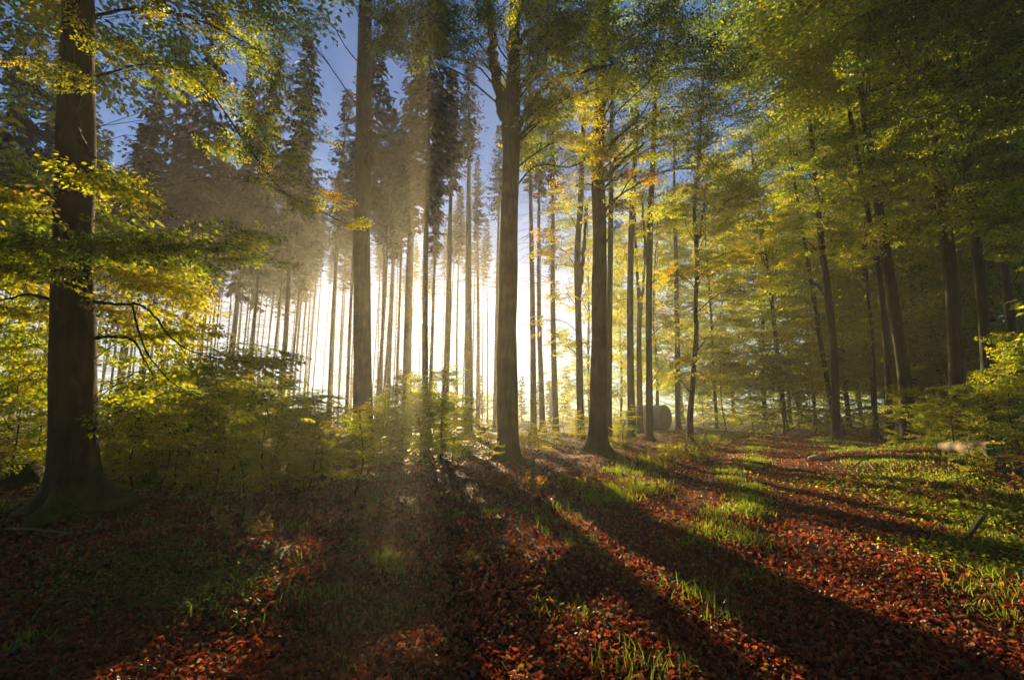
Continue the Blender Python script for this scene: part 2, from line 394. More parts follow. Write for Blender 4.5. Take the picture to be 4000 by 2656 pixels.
class Beech:
    def __init__(s, name, label, pts, Y, base=None, flare=.9, lobes=5, top=None, seed=0, sides=28, group=None, fh=.28, rings=60, mat=None):
        s.r = np.random.default_rng(seed + 100)
        P, R = px_line(pts, Y)
        zb = float(terrain(P[0][0], P[0][1]))
        # run the axis down to the ground
        d = P[1] - P[0]; foot = P[0].copy(); foot[2] = zb - .12
        if P[0][2] > zb + .05:
            foot[:2] = P[0][:2] - d[:2] / max(d[2], .1) * min(P[0][2] - zb, 1.0) * .3
            P = np.vstack([foot, P]); R = np.concatenate([[R[0] * 1.04], R])
        else:
            P[0] = foot
        if top and top > P[-1][2]:
            d = norm(P[-1] - P[-2]); k = (top - P[-1][2]) / max(d[2], .3)
            P = np.vstack([P, P[-1] + d * k * .5 + s.r.normal(0, .1, 3), P[-1] + d * k]); R = np.concatenate([R, [R[-1] * .72, R[-1] * .3]])
        s.P, s.R = P, R; s.Y = Y; s.foot = np.array([foot[0], foot[1], zb])
        s.root = thing(name, s.foot, label, 'tree', group)
        n = rings
        C = catmull(P, n * 4); RR = np.interp(np.linspace(0, len(P) - 1, n * 4), np.arange(len(P)), R)
        # rings closer together at the base
        hh = C[:, 2]; want = zb - .12 + (hh[-1] - zb + .12) * np.linspace(0, 1, n) ** 1.9
        idx = np.searchsorted(hh, want).clip(0, len(hh) - 1); idx = np.unique(idx)
        C, RR = C[idx], RR[idx]
        s.axis, s.axr = C, RR
        b = MB(); V, Q = tube(C, RR, sides, True, trunk_mod(seed, flare, lobes, zb, fh)); b.add(V - s.foot, Q)
        s.trunk = b.build('trunk', mat or M_BARK, s.root)
        s.leaves, s.twigs, s.branches = MB(), MB(), MB()
        s.big = []                                    # (matrix rows) of single large leaves
    def axis_at(s, z):
        return np.array([np.interp(z, s.axis[:, 2], s.axis[:, k]) for k in range(3)])
    def limb(s, pts, name='limb', sides=10):          # pts: (px,py,width,Y)
        P = np.array([at(p[0], p[1], p[3]) for p in pts]); R = np.array([width(p[2], p[3], p[0]) / 2 for p in pts])
        n = 6 * len(P); C = catmull(P, n); RR = np.interp(np.linspace(0, len(P) - 1, n), np.arange(len(P)), R)
        C[1:-1] += s.r.normal(0, .16, (len(C) - 2, 3)) * RR[1:-1, None] * 1.6; RR = RR * (1 + .12 * s.r.normal(0, 1, len(RR)))
        b = MB(); V, Q = tube(C, RR, sides); b.add(V - s.foot, Q)
        return b.build(name, M_BARK if R[0] > .05 else M_BRANCH, s.root)
    def clump(s, c, rad, n, tint=.5, scale=1.0, kit=None, limb=True, lr=.035, sd=.12, heading=None, pitch=-.15, keep=1.0, attach=None, twig=True, flat=1.0):
        r = s.r; c = np.asarray(c, float)
        u = norm(r.normal(0, 1, (n, 3))) * (r.random((n, 1)) ** .45)
        pos = c + u * np.asarray(rad)
        if flat < 1:                                   # gather into storeys
            lay = max(rad[2] * flat, .25); pos[:, 2] = c[2] + np.round((pos[:, 2] - c[2]) / lay) * lay + r.normal(0, .06, n)
        ax = s.axis_at(c[2] - .3); out = pos - ax
        yaw = np.arctan2(out[:, 1], out[:, 0]) + r.normal(0, .7, n)
        if heading is not None: yaw = heading + r.normal(0, .6, n)
        Rm = rot(yaw, r.normal(pitch, .22, n), r.normal(0, .3, n))
        sca = scale * r.uniform(.75, 1.25, n)
        tn = r.normal(tint, sd, n)
        pos = pos - Rm[:, :, 0] * (.5 * sca)[:, None]
        scatter_sprays(s.leaves, s.twigs if twig else None, pos - s.foot, Rm, sca, tn, r, kit or SPRAYS, keep=keep)
        if limb:
            if attach is None:
                za = min(c[2] - .25 * np.linalg.norm((c - ax)[:2]) - .3, s.axis[-1, 2] - .2); za = max(za, s.foot[2] + .8)
                a = s.axis_at(za)
            else: a = np.asarray(attach, float)
            C = limb_curve(a, c, r, n=10); b_ = s.branches
            V, Q = tube(C, np.linspace(lr, lr * .3, 10), 6, False); b_.add(V - s.foot, Q)
            for k in r.choice(n, min(n, 9), replace=False):
                q = C[r.integers(4, 10)]; cc = limb_curve(q, pos[k], r, n=5)
                V, Q = tube(cc, np.linspace(lr * .35, .006, 5), 4, False); b_.add(V - s.foot, Q)
    def pxc(s, px, py, Y, rx, ry, n, **k):             # a clump given by its place and size in the photograph
        rd = k.pop('rd', None)
        c = at(px, py, Y); s.clump(c, (width(rx, Y), rd if rd else width(rx, Y) * .8, width(ry, Y)), n, **k)
    def single_leaves(s, k):
        V = np.concatenate(s.leaves.V).reshape(-1, 6, 3); T = np.concatenate(s.leaves.T).reshape(-1, 6)[:, 0]
        c = V.mean(1) + s.foot - [0, 0, CAMZ]; fw = c[:, 1] * CP + c[:, 2] * SP; up = -c[:, 1] * SP + c[:, 2] * CP
        px, py = CX + F * c[:, 0] / fw, CY - F * up / fw
        seen = (fw > 1) & (px > 10) & (px < 3990) & (py > 10) & (py < 2640)
        ar = np.linalg.norm(np.cross(V[:, 3] - V[:, 0], V[:, 1] - V[:, 5]) @ np.eye(3), axis=1) / fw ** 2
        order = np.argsort(-np.where(seen, ar, 0))[:k]
        for i in order:
            o0 = V[i, 0]; b = MB(); b.add(V[i] - o0, QHF, T[i]); o = b.build('leaf', M_LEAF, s.root, False); o.location = o0
        keep = np.ones(len(V), bool); keep[order] = False; V, T = V[keep], T[keep]; n = len(V)
        s.leaves = MB(); s.leaves.add(V.reshape(-1, 3), (np.arange(n)[:, None, None] * 6 + QHF[None]).reshape(-1, 4), np.repeat(T, 6))
    def done(s):
        if s.branches.n: s.branches.build('branch', M_BRANCH, s.root).__setitem__('kind', 'stuff')
        if s.twigs.n: s.twigs.build('twig', M_BRANCH, s.root).__setitem__('kind', 'stuff')
        if s.leaves.n: s.leaves.build('crown', M_LEAF, s.root, smooth=False).__setitem__('kind', 'stuff')

# the great beech on the left
A = Beech('beech_tree', 'massive dark beech trunk with mossy flared roots nearest the camera on the left',
          [(300, 2010, 225), (296, 1900, 212), (288, 1650, 196), (285, 1300, 188), (290, 900, 180), (298, 500, 168), (302, 200, 160), (305, 0, 154)], 7.3,
          flare=1.15, lobes=5, top=13, seed=1, sides=48, rings=90, fh=.30)
HK = SPRAYS_HI
A.limb([(215, 1180, 22, 7.2), (120, 1150, 15, 7.1), (40, 1165, 11, 7.0), (-120, 1190, 7, 6.9)])
A.limb([(370, 1180, 20, 7.2), (470, 1190, 15, 7.0), (540, 1190, 13, 6.9), (600, 1230, 10, 6.8), (680, 1330, 7, 6.8), (800, 1390, 5, 6.9), (1000, 1420, 3, 7.2)])
A.limb([(520, 1190, 11, 6.9), (535, 1270, 10, 6.7), (570, 1370, 8, 6.6), (620, 1440, 6, 6.6), (680, 1500, 5, 6.7), (790, 1560, 3, 6.9)])
A.limb([(370, 1320, 20, 7.3), (450, 1315, 14, 7.1), (520, 1330, 11, 7.0), (560, 1400, 8, 7.0), (600, 1470, 5, 7.0)])
A.limb([(370, 300, 16, 7.3), (600, 250, 12, 7.6), (800, 340, 9, 8.0), (960, 560, 8, 8.3), (1100, 740, 7, 8.5), (1300, 850, 5, 8.6), (1420, 905, 3, 8.6)])
A.limb([(380, 60, 20, 7.3), (560, 40, 14, 7.8), (800, 90, 9, 8.4), (1050, 220, 5, 9.0)])
A.limb([(230, 800, 20, 7.2), (160, 740, 16, 6.4), (60, 720, 10, 5.8), (-60, 760, 6, 5.5)])
A.limb([(330, 560, 22, 7.2), (300, 500, 18, 6.4), (330, 560, 12, 5.8), (420, 680, 8, 5.4), (500, 750, 5, 5.3)])
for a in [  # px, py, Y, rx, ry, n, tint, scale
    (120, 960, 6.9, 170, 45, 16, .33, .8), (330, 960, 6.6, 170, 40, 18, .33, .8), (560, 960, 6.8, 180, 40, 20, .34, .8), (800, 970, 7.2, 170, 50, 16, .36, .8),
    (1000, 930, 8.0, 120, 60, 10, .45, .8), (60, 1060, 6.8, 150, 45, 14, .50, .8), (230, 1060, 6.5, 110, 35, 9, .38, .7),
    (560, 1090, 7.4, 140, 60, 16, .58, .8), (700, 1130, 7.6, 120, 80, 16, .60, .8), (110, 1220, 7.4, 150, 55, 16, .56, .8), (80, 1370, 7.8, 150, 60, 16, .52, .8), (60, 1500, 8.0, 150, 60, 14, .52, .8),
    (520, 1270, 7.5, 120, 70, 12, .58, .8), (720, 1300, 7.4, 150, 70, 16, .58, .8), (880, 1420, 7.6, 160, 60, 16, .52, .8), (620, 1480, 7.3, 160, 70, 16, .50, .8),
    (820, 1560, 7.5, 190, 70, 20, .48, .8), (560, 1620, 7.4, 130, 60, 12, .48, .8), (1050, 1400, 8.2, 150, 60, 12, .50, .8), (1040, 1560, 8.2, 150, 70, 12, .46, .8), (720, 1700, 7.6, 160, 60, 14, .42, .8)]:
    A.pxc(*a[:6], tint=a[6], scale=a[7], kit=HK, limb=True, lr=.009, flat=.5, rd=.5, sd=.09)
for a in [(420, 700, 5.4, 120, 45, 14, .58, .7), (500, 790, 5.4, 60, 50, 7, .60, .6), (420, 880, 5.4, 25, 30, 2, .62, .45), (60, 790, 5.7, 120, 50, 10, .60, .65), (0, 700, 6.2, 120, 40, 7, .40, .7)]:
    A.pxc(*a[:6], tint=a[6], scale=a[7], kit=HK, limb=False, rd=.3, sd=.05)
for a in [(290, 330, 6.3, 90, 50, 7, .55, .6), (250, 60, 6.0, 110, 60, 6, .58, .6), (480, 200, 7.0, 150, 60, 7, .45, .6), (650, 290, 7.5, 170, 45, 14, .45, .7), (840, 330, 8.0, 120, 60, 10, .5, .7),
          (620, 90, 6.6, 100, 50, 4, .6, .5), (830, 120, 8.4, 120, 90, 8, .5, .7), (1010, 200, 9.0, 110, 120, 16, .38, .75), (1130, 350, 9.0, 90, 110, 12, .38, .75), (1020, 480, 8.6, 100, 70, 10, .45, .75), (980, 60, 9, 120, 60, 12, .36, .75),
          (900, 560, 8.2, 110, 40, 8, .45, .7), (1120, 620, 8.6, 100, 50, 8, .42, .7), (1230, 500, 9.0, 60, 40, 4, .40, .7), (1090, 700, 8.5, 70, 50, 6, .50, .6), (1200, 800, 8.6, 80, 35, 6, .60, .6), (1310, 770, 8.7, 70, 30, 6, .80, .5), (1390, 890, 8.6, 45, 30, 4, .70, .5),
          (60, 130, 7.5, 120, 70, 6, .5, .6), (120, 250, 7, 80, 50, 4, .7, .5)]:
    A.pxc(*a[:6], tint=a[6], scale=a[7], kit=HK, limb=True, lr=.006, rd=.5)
A.single_leaves(300); A.done()

# the beech with the broken stub
B = Beech('beech_tree', 'straight dark beech with a broken branch stub, bushes hiding its foot',
          [(1418, 1720, 84), (1417, 1500, 72), (1415, 1200, 70), (1412, 900, 70), (1420, 620, 70), (1420, 400, 66), (1424, 200, 62), (1428, 0, 58)], 19.0, flare=.8, top=25, seed=2)
B.limb([(1428, 665, 44, 18.95), (1438, 610, 40, 18.8), (1446, 560, 30, 18.75), (1449, 525, 22, 18.75), (1452, 500, 8, 18.75)], 'broken_stub', 10)
for a in [(1220, 60, 17, 120, 70, 14, .40, .9), (1340, -40, 17, 120, 60, 12, .4, .9), (1150, 160, 16, 80, 80, 10, .40, .9)]:
    B.pxc(*a[:6], tint=a[6], scale=a[7], keep=.8)
B.done()

# the forked beech in the middle
C = Beech('beech_tree', 'tall forked beech right of the low sun, one long branch arching right',
          [(1985, 1805, 92), (1985, 1700, 84), (1980, 1400, 78), (1985, 1100, 74), (1990, 800, 72), (1998, 600, 72), (1994, 500, 84), (2005, 350, 60), (2008, 150, 52), (2015, 0, 46)], 14.2, flare=.55, top=19, seed=3)
C.limb([(1992, 560, 50, 14.2), (1965, 440, 46, 14.15), (1938, 300, 40, 14.1), (1922, 150, 36, 14.1), (1908, 0, 34, 14.1), (1890, -200, 26, 14)], 'fork_limb', 14)
C.limb([(2010, 520, 36, 14.2), (2045, 460, 26, 14.0), (2090, 380, 22, 13.8), (2170, 310, 17, 13.6), (2280, 280, 13, 13.4), (2400, 250, 7, 13.2)])
C.limb([(2015, 200, 30, 14.2), (2050, 140, 24, 13.9), (2110, 100, 18, 13.5), (2250, 60, 10, 13)])
for a in [(1540, 60, 12.5, 100, 90, 40, .30, .9), (1690, 50, 12.5, 120, 90, 46, .28, .9), (1640, 180, 12.5, 120, 70, 34, .40, .85), (1780, 150, 12.6, 110, 90, 36, .42, .85), (1890, 60, 12.8, 90, 80, 28, .45, .85), (1520, 170, 12.6, 60, 50, 10, .42, .8), (1880, 240, 12.8, 60, 50, 7, .6, .7),
          (1950, 130, 12.9, 60, 100, 9, .55, .7), (2120, 120, 13, 120, 80, 22, .45, .85), (2160, 260, 13, 120, 70, 22, .55, .85), (2130, 400, 13.2, 100, 70, 20, .58, .85), (2260, 390, 13, 120, 80, 24, .60, .85), (2200, 180, 12.8, 100, 80, 18, .48, .85),
          (2240, 520, 13.2, 100, 60, 18, .62, .85), (2330, 130, 12.6, 120, 100, 24, .38, .9), (2380, 330, 12.6, 110, 70, 20, .52, .85), (2330, 600, 13.4, 80, 60, 12, .62, .8), (2100, 480, 13.6, 60, 60, 8, .58, .7), (2300, 20, 12.4, 150, 60, 20, .36, .9), (2050, 20, 12.6, 120, 50, 14, .45, .85)]:
    C.pxc(*a[:6], tint=a[6], scale=a[7], twig=False)

# the beech with the wide flared foot beside it
D = Beech('beech_tree', 'stout beech with widely flared foot in the haze beside the track',
          [(2335, 1775, 92), (2335, 1680, 74), (2338, 1500, 66), (2340, 1200, 60), (2342, 900, 58), (2335, 650, 54), (2345, 400, 46), (2360, 100, 40)], 16.2, flare=1.0, lobes=4, top=20, seed=4)
D.limb([(2350, 710, 26, 16.1), (2400, 660, 20, 15.8), (2440, 620, 14, 15.5), (2520, 560, 8, 15.2)])
for a in [(2310, 690, 15.5, 90, 50, 14, .64, .8), (2250, 730, 17, 90, 60, 10, .72, .7), (2480, 600, 15, 90, 60, 16, .6, .8), (2440, 680, 14.8, 60, 40, 9, .80, .7), (2540, 690, 14.8, 60, 30, 8, .84, .7), (2430, 790, 14.8, 50, 50, 9, .76, .7),
          (2430, 880, 15, 35, 40, 5, .72, .6), (2520, 460, 14.6, 120, 80, 26, .45, .9), (2640, 560, 14.4, 120, 80, 26, .5, .9), (2560, 300, 14, 130, 90, 28, .40, .9), (2700, 420, 14, 120, 80, 26, .42, .9), (2480, 160, 13.6, 130, 90, 28, .34, .9),
          (2660, 160, 13.4, 140, 90, 30, .32, .9), (2720, 660, 15, 100, 60, 18, .6, .8), (2800, 280, 13.6, 120, 90, 26, .34, .9), (2590, 20, 13, 160, 70, 26, .32, .9)]:
    D.pxc(*a[:6], tint=a[6], scale=a[7], twig=False)

# slimmer beeches around and behind
SLIMS = []
FILL = []
def slim(label, pts, Y, clumps=(), limbs=(), seed=0, flare=.5, top=18, name='beech_tree', sides=16, kit=None):
    t = Beech(name, label, pts, Y, flare=flare, top=min(max(top, Y * 1.1 + 3), 25.5), seed=seed, sides=sides, rings=36)
    SLIMS.append(t)
    for l in limbs: t.limb(l, 'fork_limb')
    for a in clumps: t.pxc(*a[:6], tint=a[6], scale=a[7], kit=kit or SPRAYS_LIGHT, lr=.03, twig=False)
    return t
slim('thin hazy beech just right of the stout flared beech, nearly touching it', [(2378, 1700, 26), (2380, 1300, 24), (2385, 900, 22)], 24, [(2400, 560, 23, 90, 80, 14, .6, 1.1), (2330, 820, 23, 80, 80, 12, .66, 1.1)], seed=11)
slim('grey beech pole left of the stout flared beech, forking high', [(2268, 1660, 30), (2262, 1350, 26), (2255, 1000, 25), (2268, 800, 24)], 26,
     [(2170, 800, 24, 90, 70, 16, .7, 1.1), (2150, 960, 24, 80, 70, 16, .72, 1.1), (2250, 620, 24, 100, 70, 16, .62, 1.1), (2200, 1150, 25, 70, 80, 9, .7, 1.0), (2290, 1180, 27, 60, 90, 8, .66, 1.1), (2200, 1350, 25, 60, 60, 8, .68, 1.0), (2120, 1250, 26, 60, 80, 6, .7, 1.0), (2290, 980, 27, 60, 80, 12, .66, 1.0)],
     [[(2262, 1150, 18, 26), (2278, 1000, 16, 26), (2290, 800, 14, 26)]], seed=12)
slim('straight beech pole, left one of the pair before the tank', [(2468, 1665, 32), (2462, 1400, 28), (2462, 1100, 26), (2468, 850, 24)], 26,
     [(2440, 1000, 28, 80, 100, 12, .66, 1.1), (2420, 1180, 28, 70, 100, 8, .66, 1.1), (2520, 900, 28, 90, 70, 16, .64, 1.1), (2430, 1380, 29, 60, 80, 4, .66, 1.1)], seed=13)
slim('straight beech pole, right one of the pair, standing before the tank', [(2538, 1690, 30), (2536, 1500, 26), (2535, 1200, 25), (2540, 850, 26), (2548, 700, 24)], 24.5,
     [(2600, 820, 24, 90, 60, 18, .60, 1.1), (2500, 760, 24, 80, 60, 14, .58, 1.1), (2620, 1280, 27, 80, 90, 9, .64, 1.1), (2560, 1120, 27, 70, 80, 9, .66, 1.1), (2620, 1440, 28, 90, 60, 6, .6, 1.1)],
     [[(2540, 1100, 12, 24.5), (2515, 900, 11, 24.6), (2508, 750, 9, 24.7)]], seed=14)
slim('pale forked beech stem between the pair before the tank', [(2500, 1640, 24), (2496, 1300, 20), (2500, 1210, 20), (2488, 1050, 12), (2480, 850, 10)], 32, [(2480, 1000, 31, 70, 100, 12, .66, 1.2)],
     [[(2502, 1220, 13, 32), (2516, 1080, 11, 32), (2520, 900, 9, 32)]], seed=15)
slim('slender wavy beech with a narrow fork standing left of the track', [(2695, 1640, 26), (2705, 1500, 22), (2720, 1300, 19), (2716, 1200, 18), (2724, 1050, 19), (2718, 920, 20), (2712, 820, 13), (2730, 600, 10)], 22,
     [(2650, 1060, 21, 80, 40, 14, .78, .9), (2760, 1060, 21, 70, 40, 10, .78, .9), (2680, 1390, 21, 110, 22, 12, .60, .8), (2800, 1320, 21, 60, 20, 6, .64, .8), (2640, 1480, 21, 60, 35, 8, .62, .8), (2790, 1470, 21, 90, 20, 10, .60, .8), (2820, 880, 20, 100, 80, 22, .56, .9), (2720, 780, 20, 90, 60, 18, .6, .9), (2900, 760, 19, 100, 100, 24, .5, .9), (2880, 980, 20, 100, 90, 24, .62, .9), (2960, 1130, 21, 80, 60, 14, .62, .9)],
     [[(2724, 950, 14, 22), (2745, 850, 12, 22), (2760, 700, 9, 22)]], seed=16, kit=SPRAYS)
slim('hazy beech pole behind the wavy forked beech', [(2648, 1600, 22), (2645, 1300, 20), (2640, 1000, 18)], 36, [(2600, 1250, 35, 80, 100, 16, .62, 1.4), (2680, 1180, 35, 80, 90, 16, .64, 1.4), (2640, 1420, 36, 90, 60, 12, .58, 1.3)], seed=17)
# right-hand stand
slim('leaning grey beech in the haze, left of the pale-edged pair', [(3265, 1640, 34), (3262, 1450, 32), (3240, 1200, 32), (3215, 1000, 28), (3195, 800, 24)], 24,
     [(3100, 900, 22, 110, 100, 24, .5, 1.0), (3080, 1080, 22, 100, 90, 20, .56, 1.0), (3250, 800, 22, 110, 90, 22, .4, 1.0), (3180, 620, 20, 130, 100, 26, .36, 1.0)], seed=21, top=20)
slim('thin leaning beech, left neighbour of the leaning grey one', [(3250, 1600, 20), (3200, 1300, 19), (3170, 1100, 17)], 30, [(3150, 1180, 29, 90, 80, 14, .5, 1.2), (3040, 1230, 29, 90, 60, 14, .52, 1.2)], seed=22)
slim('pale-edged leaning beech, slimmer left one of a close pair', [(3478, 1660, 30), (3470, 1500, 27), (3460, 1300, 28), (3430, 1050, 26), (3395, 850, 24)], 19,
     [(3350, 760, 17, 130, 100, 30, .36, .9), (3300, 560, 16, 140, 100, 32, .30, .9), (3420, 420, 15, 140, 100, 30, .26, .9), (3350, 1000, 18, 100, 60, 16, .48, .9)], seed=23, top=20)
slim('pale-edged leaning beech, thick right one of a close pair', [(3545, 1680, 64), (3535, 1500, 54), (3500, 1250, 50), (3462, 1000, 46), (3430, 800, 42), (3400, 600, 36)], 17.5,
     [(3480, 640, 15, 140, 100, 32, .30, .9), (3560, 300, 14, 150, 110, 32, .24, .9), (3380, 230, 14, 140, 110, 30, .26, .9), (3560, 860, 16, 80, 80, 14, .38, .9), (3400, 60, 13, 160, 90, 28, .26, .9)], seed=24, top=20, sides=22)
slim('thick double beech trunk behind the leafy bush on the right', [(3745, 1640, 74), (3735, 1400, 66), (3720, 1150, 62), (3690, 850, 60), (3660, 600, 56)], 16.5,
     [(3650, 500, 14, 130, 100, 28, .28, .9), (3750, 350, 14, 140, 120, 30, .22, .9), (3700, 120, 13, 150, 110, 30, .22, .9), (3800, 620, 14.5, 110, 100, 20, .26, .9), (3560, 100, 13, 130, 90, 24, .24, .9)],
     [[(3748, 900, 38, 16.6), (3735, 700, 36, 16.7), (3722, 550, 32, 16.8)]], seed=25, top=20, sides=22)
slim('dark straight beech near the right edge, rising from the bush', [(3868, 1660, 60), (3855, 1400, 54), (3830, 1100, 50), (3800, 850, 46), (3780, 650, 42)], 14.5,
     [(3880, 450, 13, 120, 100, 26, .2, .9), (3920, 200, 12.5, 120, 110, 26, .18, .9), (3850, 40, 12, 150, 80, 26, .2, .9), (3960, 680, 13, 90, 100, 16, .26, .9)], seed=26, top=19, sides=20)
slim('dark beech at the right edge behind the bush', [(3960, 1600, 46), (3950, 1300, 44), (3920, 1000, 40), (3890, 750, 36)], 18, [(3980, 900, 16, 80, 100, 14, .3, 1.0), (3900, 980, 17, 70, 60, 8, .34, 1.0), (4000, 350, 14, 80, 130, 20, .2, .9)], seed=27)
slim('slim dark beech pole between the leaning pair and the double trunk', [(3575, 1600, 26), (3568, 1300, 26), (3560, 1000, 24), (3545, 750, 20)], 28, [(3600, 1050, 26, 90, 90, 14, .34, 1.2), (3620, 760, 25, 100, 100, 16, .34, 1.2)], seed=28)
slim('thin curved beech left of the pale-edged pair', [(3420, 1600, 15), (3412, 1350, 14), (3390, 1150, 13), (3382, 950, 12)], 24, [(3370, 1250, 23, 50, 40, 6, .58, 1.0), (3360, 1330, 23, 40, 30, 4, .6, .9)], seed=29)
slim('hazy beech standing where the track fades out', [(3085, 1600, 15), (3080, 1350, 14), (3075, 1150, 13)], 46, [(3060, 1260, 45, 90, 80, 16, .45, 1.8), (2960, 1330, 46, 100, 80, 18, .5, 1.8), (3120, 1400, 45, 110, 70, 18, .42, 1.8)], seed=30)

# the closed canopy above: every spray hangs on the limbs of one of these beeches
r_ = np.random.default_rng(41)
own = [(C, 2000), (D, 2340)] + [(t, 2000 + F * t.axis_at(8)[0] / t.Y) for t in SLIMS if t.Y < 27]
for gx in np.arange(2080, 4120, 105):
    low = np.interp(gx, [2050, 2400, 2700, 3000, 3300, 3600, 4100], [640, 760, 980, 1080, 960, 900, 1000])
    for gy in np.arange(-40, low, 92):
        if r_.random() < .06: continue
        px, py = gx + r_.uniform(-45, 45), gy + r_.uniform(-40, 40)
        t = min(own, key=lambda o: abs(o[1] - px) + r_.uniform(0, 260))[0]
        Y = t.Y + r_.uniform(-2.5, 1.0); tn = np.interp(py, [0, 500, 1000], [.24, .40, .56]) - .12 * max(0, (px - 3100) / 900)  # leaves greener towards top and right, canopy shade put into the darker tint
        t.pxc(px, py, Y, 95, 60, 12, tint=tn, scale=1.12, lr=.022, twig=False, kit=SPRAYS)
# the beech wood behind on the right: each tree its own, crowns shared between them
def canopy_tree(seed, n, H=24.0, base=3.5):
    r = np.random.default_rng(seed); lm, bm = MB(), MB(); tm = None
    for k in range(n):
        z = base + (H - base) * (k + r.random()) / n; a = r.uniform(0, 6.28); q = r.uniform(.6, 3.4) * (1 - .35 * (z - base) / (H - base))
        c = np.array([q * math.cos(a), q * math.sin(a), z]); m = 15
        pos = c + r.normal(0, 1, (m, 3)) * [.8, .8, .4]
        yaw = np.arctan2(pos[:, 1], pos[:, 0]) + r.normal(0, .6, m)
        scatter_sprays(lm, None, pos, rot(yaw, r.normal(-.15, .25, m), r.normal(0, .3, m)), r.uniform(1.1, 1.9, m), r.normal(.46, .14, m), r, SPRAYS_LIGHT)
        cc = limb_curve([0, 0, max(z - .5 * q - .4, 2)], c, r, n=7); V, Q = tube(cc, np.linspace(.04, .012, 7), 5, False); bm.add(V, Q)
    P = np.array([[0, 0, -.15], [0, 0, 1], [r.normal(0, .1), r.normal(0, .1), 6], [r.normal(0, .25), r.normal(0, .25), 12], [0, 0, H - 1.5]])
    Cc = catmull(P, 26); tb = MB(); V, Q = tube(Cc, np.interp(Cc[:, 2], [-.2, 1, 6, 12, H], [.21, .165, .145, .11, .03]), 12, True, trunk_mod(seed, .5, 5, 0, .25)); tb.add(V, Q)
    lo = lm.mesh('crown', M_LEAF, False)
    return tb.mesh('trunk', M_BARK), bm.mesh('branch', M_BRANCH), lo
CANOPY = [canopy_tree(200 + k, 44) for k in range(4)]
ORD = ['first', 'second', 'third', 'fourth', 'fifth', 'sixth', 'seventh', 'eighth', 'ninth', 'tenth', 'eleventh', 'twelfth', 'thirteenth', 'fourteenth', 'fifteenth', 'sixteenth',
       'seventeenth', 'eighteenth', 'nineteenth', 'twentieth', 'twenty-first', 'twenty-second', 'twenty-third', 'twenty-fourth', 'twenty-fifth', 'twenty-sixth', 'twenty-seventh', 'twenty-eighth', 'twenty-ninth', 'thirtieth',
       'thirty-first', 'thirty-second', 'thirty-third', 'thirty-fourth', 'thirty-fifth', 'thirty-sixth', 'thirty-seventh', 'thirty-eighth', 'thirty-ninth', 'fortieth', 'forty-first', 'forty-second', 'forty-third', 'forty-fourth', 'forty-fifth', 'forty-sixth', 'forty-seventh', 'forty-eighth', 'forty-ninth'] + [a + '-' + b_ if b_ else a2 for a, a2 in (('fifty', 'fiftieth'), ('sixty', 'sixtieth'), ('seventy', 'seventieth'), ('eighty', 'eightieth'), ('ninety', 'ninetieth')) for b_ in ('', 'first', 'second', 'third', 'fourth', 'fifth', 'sixth', 'seventh', 'eighth', 'ninth')]
for t in [C, D] + SLIMS: t.done()
# the upper crowns, reaching above the picture
for k, (t, z0_) in enumerate([(A, 13.0)] + [(q, 14.5) for q in SLIMS if q.Y < 18.5]):
    z1_ = min(t.axis[-1, 2] + 1.0, 25.5); o = link('upper_crown', CANOPY[k % 4][2], t.root); o['kind'] = 'stuff'; sz_ = (z1_ - z0_) / 20.5
    q = t.axis_at(.5 * (z0_ + z1_)); o.scale = (1.15, 1.15, sz_); o.location = (q[0] - t.foot[0], q[1] - t.foot[1], z0_ - 3.5 * sz_); o.rotation_euler = (0, 0, k * 1.3)
wood = [(2300, 46), (2420, 52), (2560, 44), (2660, 54), (2790, 40), (2860, 52), (2975, 40), (3055, 34), (3120, 50), (3170, 40), (3300, 38), (3350, 48), (3400, 34), (3490, 44), (3530, 34), (3600, 40), (3640, 32), (3690, 26), (3780, 36), (3810, 24), (3900, 32), (3930, 24), (3990, 28), (4060, 22)]
r_ = np.random.default_rng(55)
for k, (px, Y) in enumerate(sorted(wood)):
    p = at(px, 1500, Y); zt = float(terrain(p[0], p[1]))
    t = thing('beech_tree', (p[0], p[1], zt), f'slim beech of the hazy wood behind, {ORD[k]} from the left', 'tree', 'hazy beech wood behind the track')
    tm, bm, lm = CANOPY[k % 4]
    link('trunk', tm, t); link('branch', bm, t)['kind'] = 'stuff'; link('crown', lm, t)['kind'] = 'stuff'
    t.rotation_euler = (r_.normal(0, .02), r_.normal(0, .03), r_.uniform(0, 6.28)); s = r_.uniform(.85, 1.2); t.scale = (s, s, min(s * r_.uniform(.95, 1.15), 1.1))
# the same wood goes on behind the viewpoint
for k, (x, y) in enumerate([(-9, -3), (-4.5, -5), (0, -4), (4.5, -5), (9, -3), (13, 0), (-13, 1), (-7, -9), (-2, -9), (3, -10), (8, -9), (14, -6), (-14, -5), (-18, 5), (18, 3), (-11, -14), (-5, -15), (1, -15), (6, -15), (12, -13), (-17, -11), (18, -10), (17, 8), (-16, 10)]):
    x += r_.uniform(-.8, .8); y += r_.uniform(-.8, .8)
    t = thing('beech_tree', (x, y, float(terrain(x, y))), 'beech of the wood going on behind and beside the viewpoint', 'tree', 'beech wood behind the viewpoint')
    tm, bm, lm = CANOPY[k % 4]
    link('trunk', tm, t); link('branch', bm, t)['kind'] = 'stuff'; link('crown', lm, t)['kind'] = 'stuff'
    t.rotation_euler = (0, 0, r_.uniform(0, 6.28)); t.scale = (1.15, 1.15, 1.0)

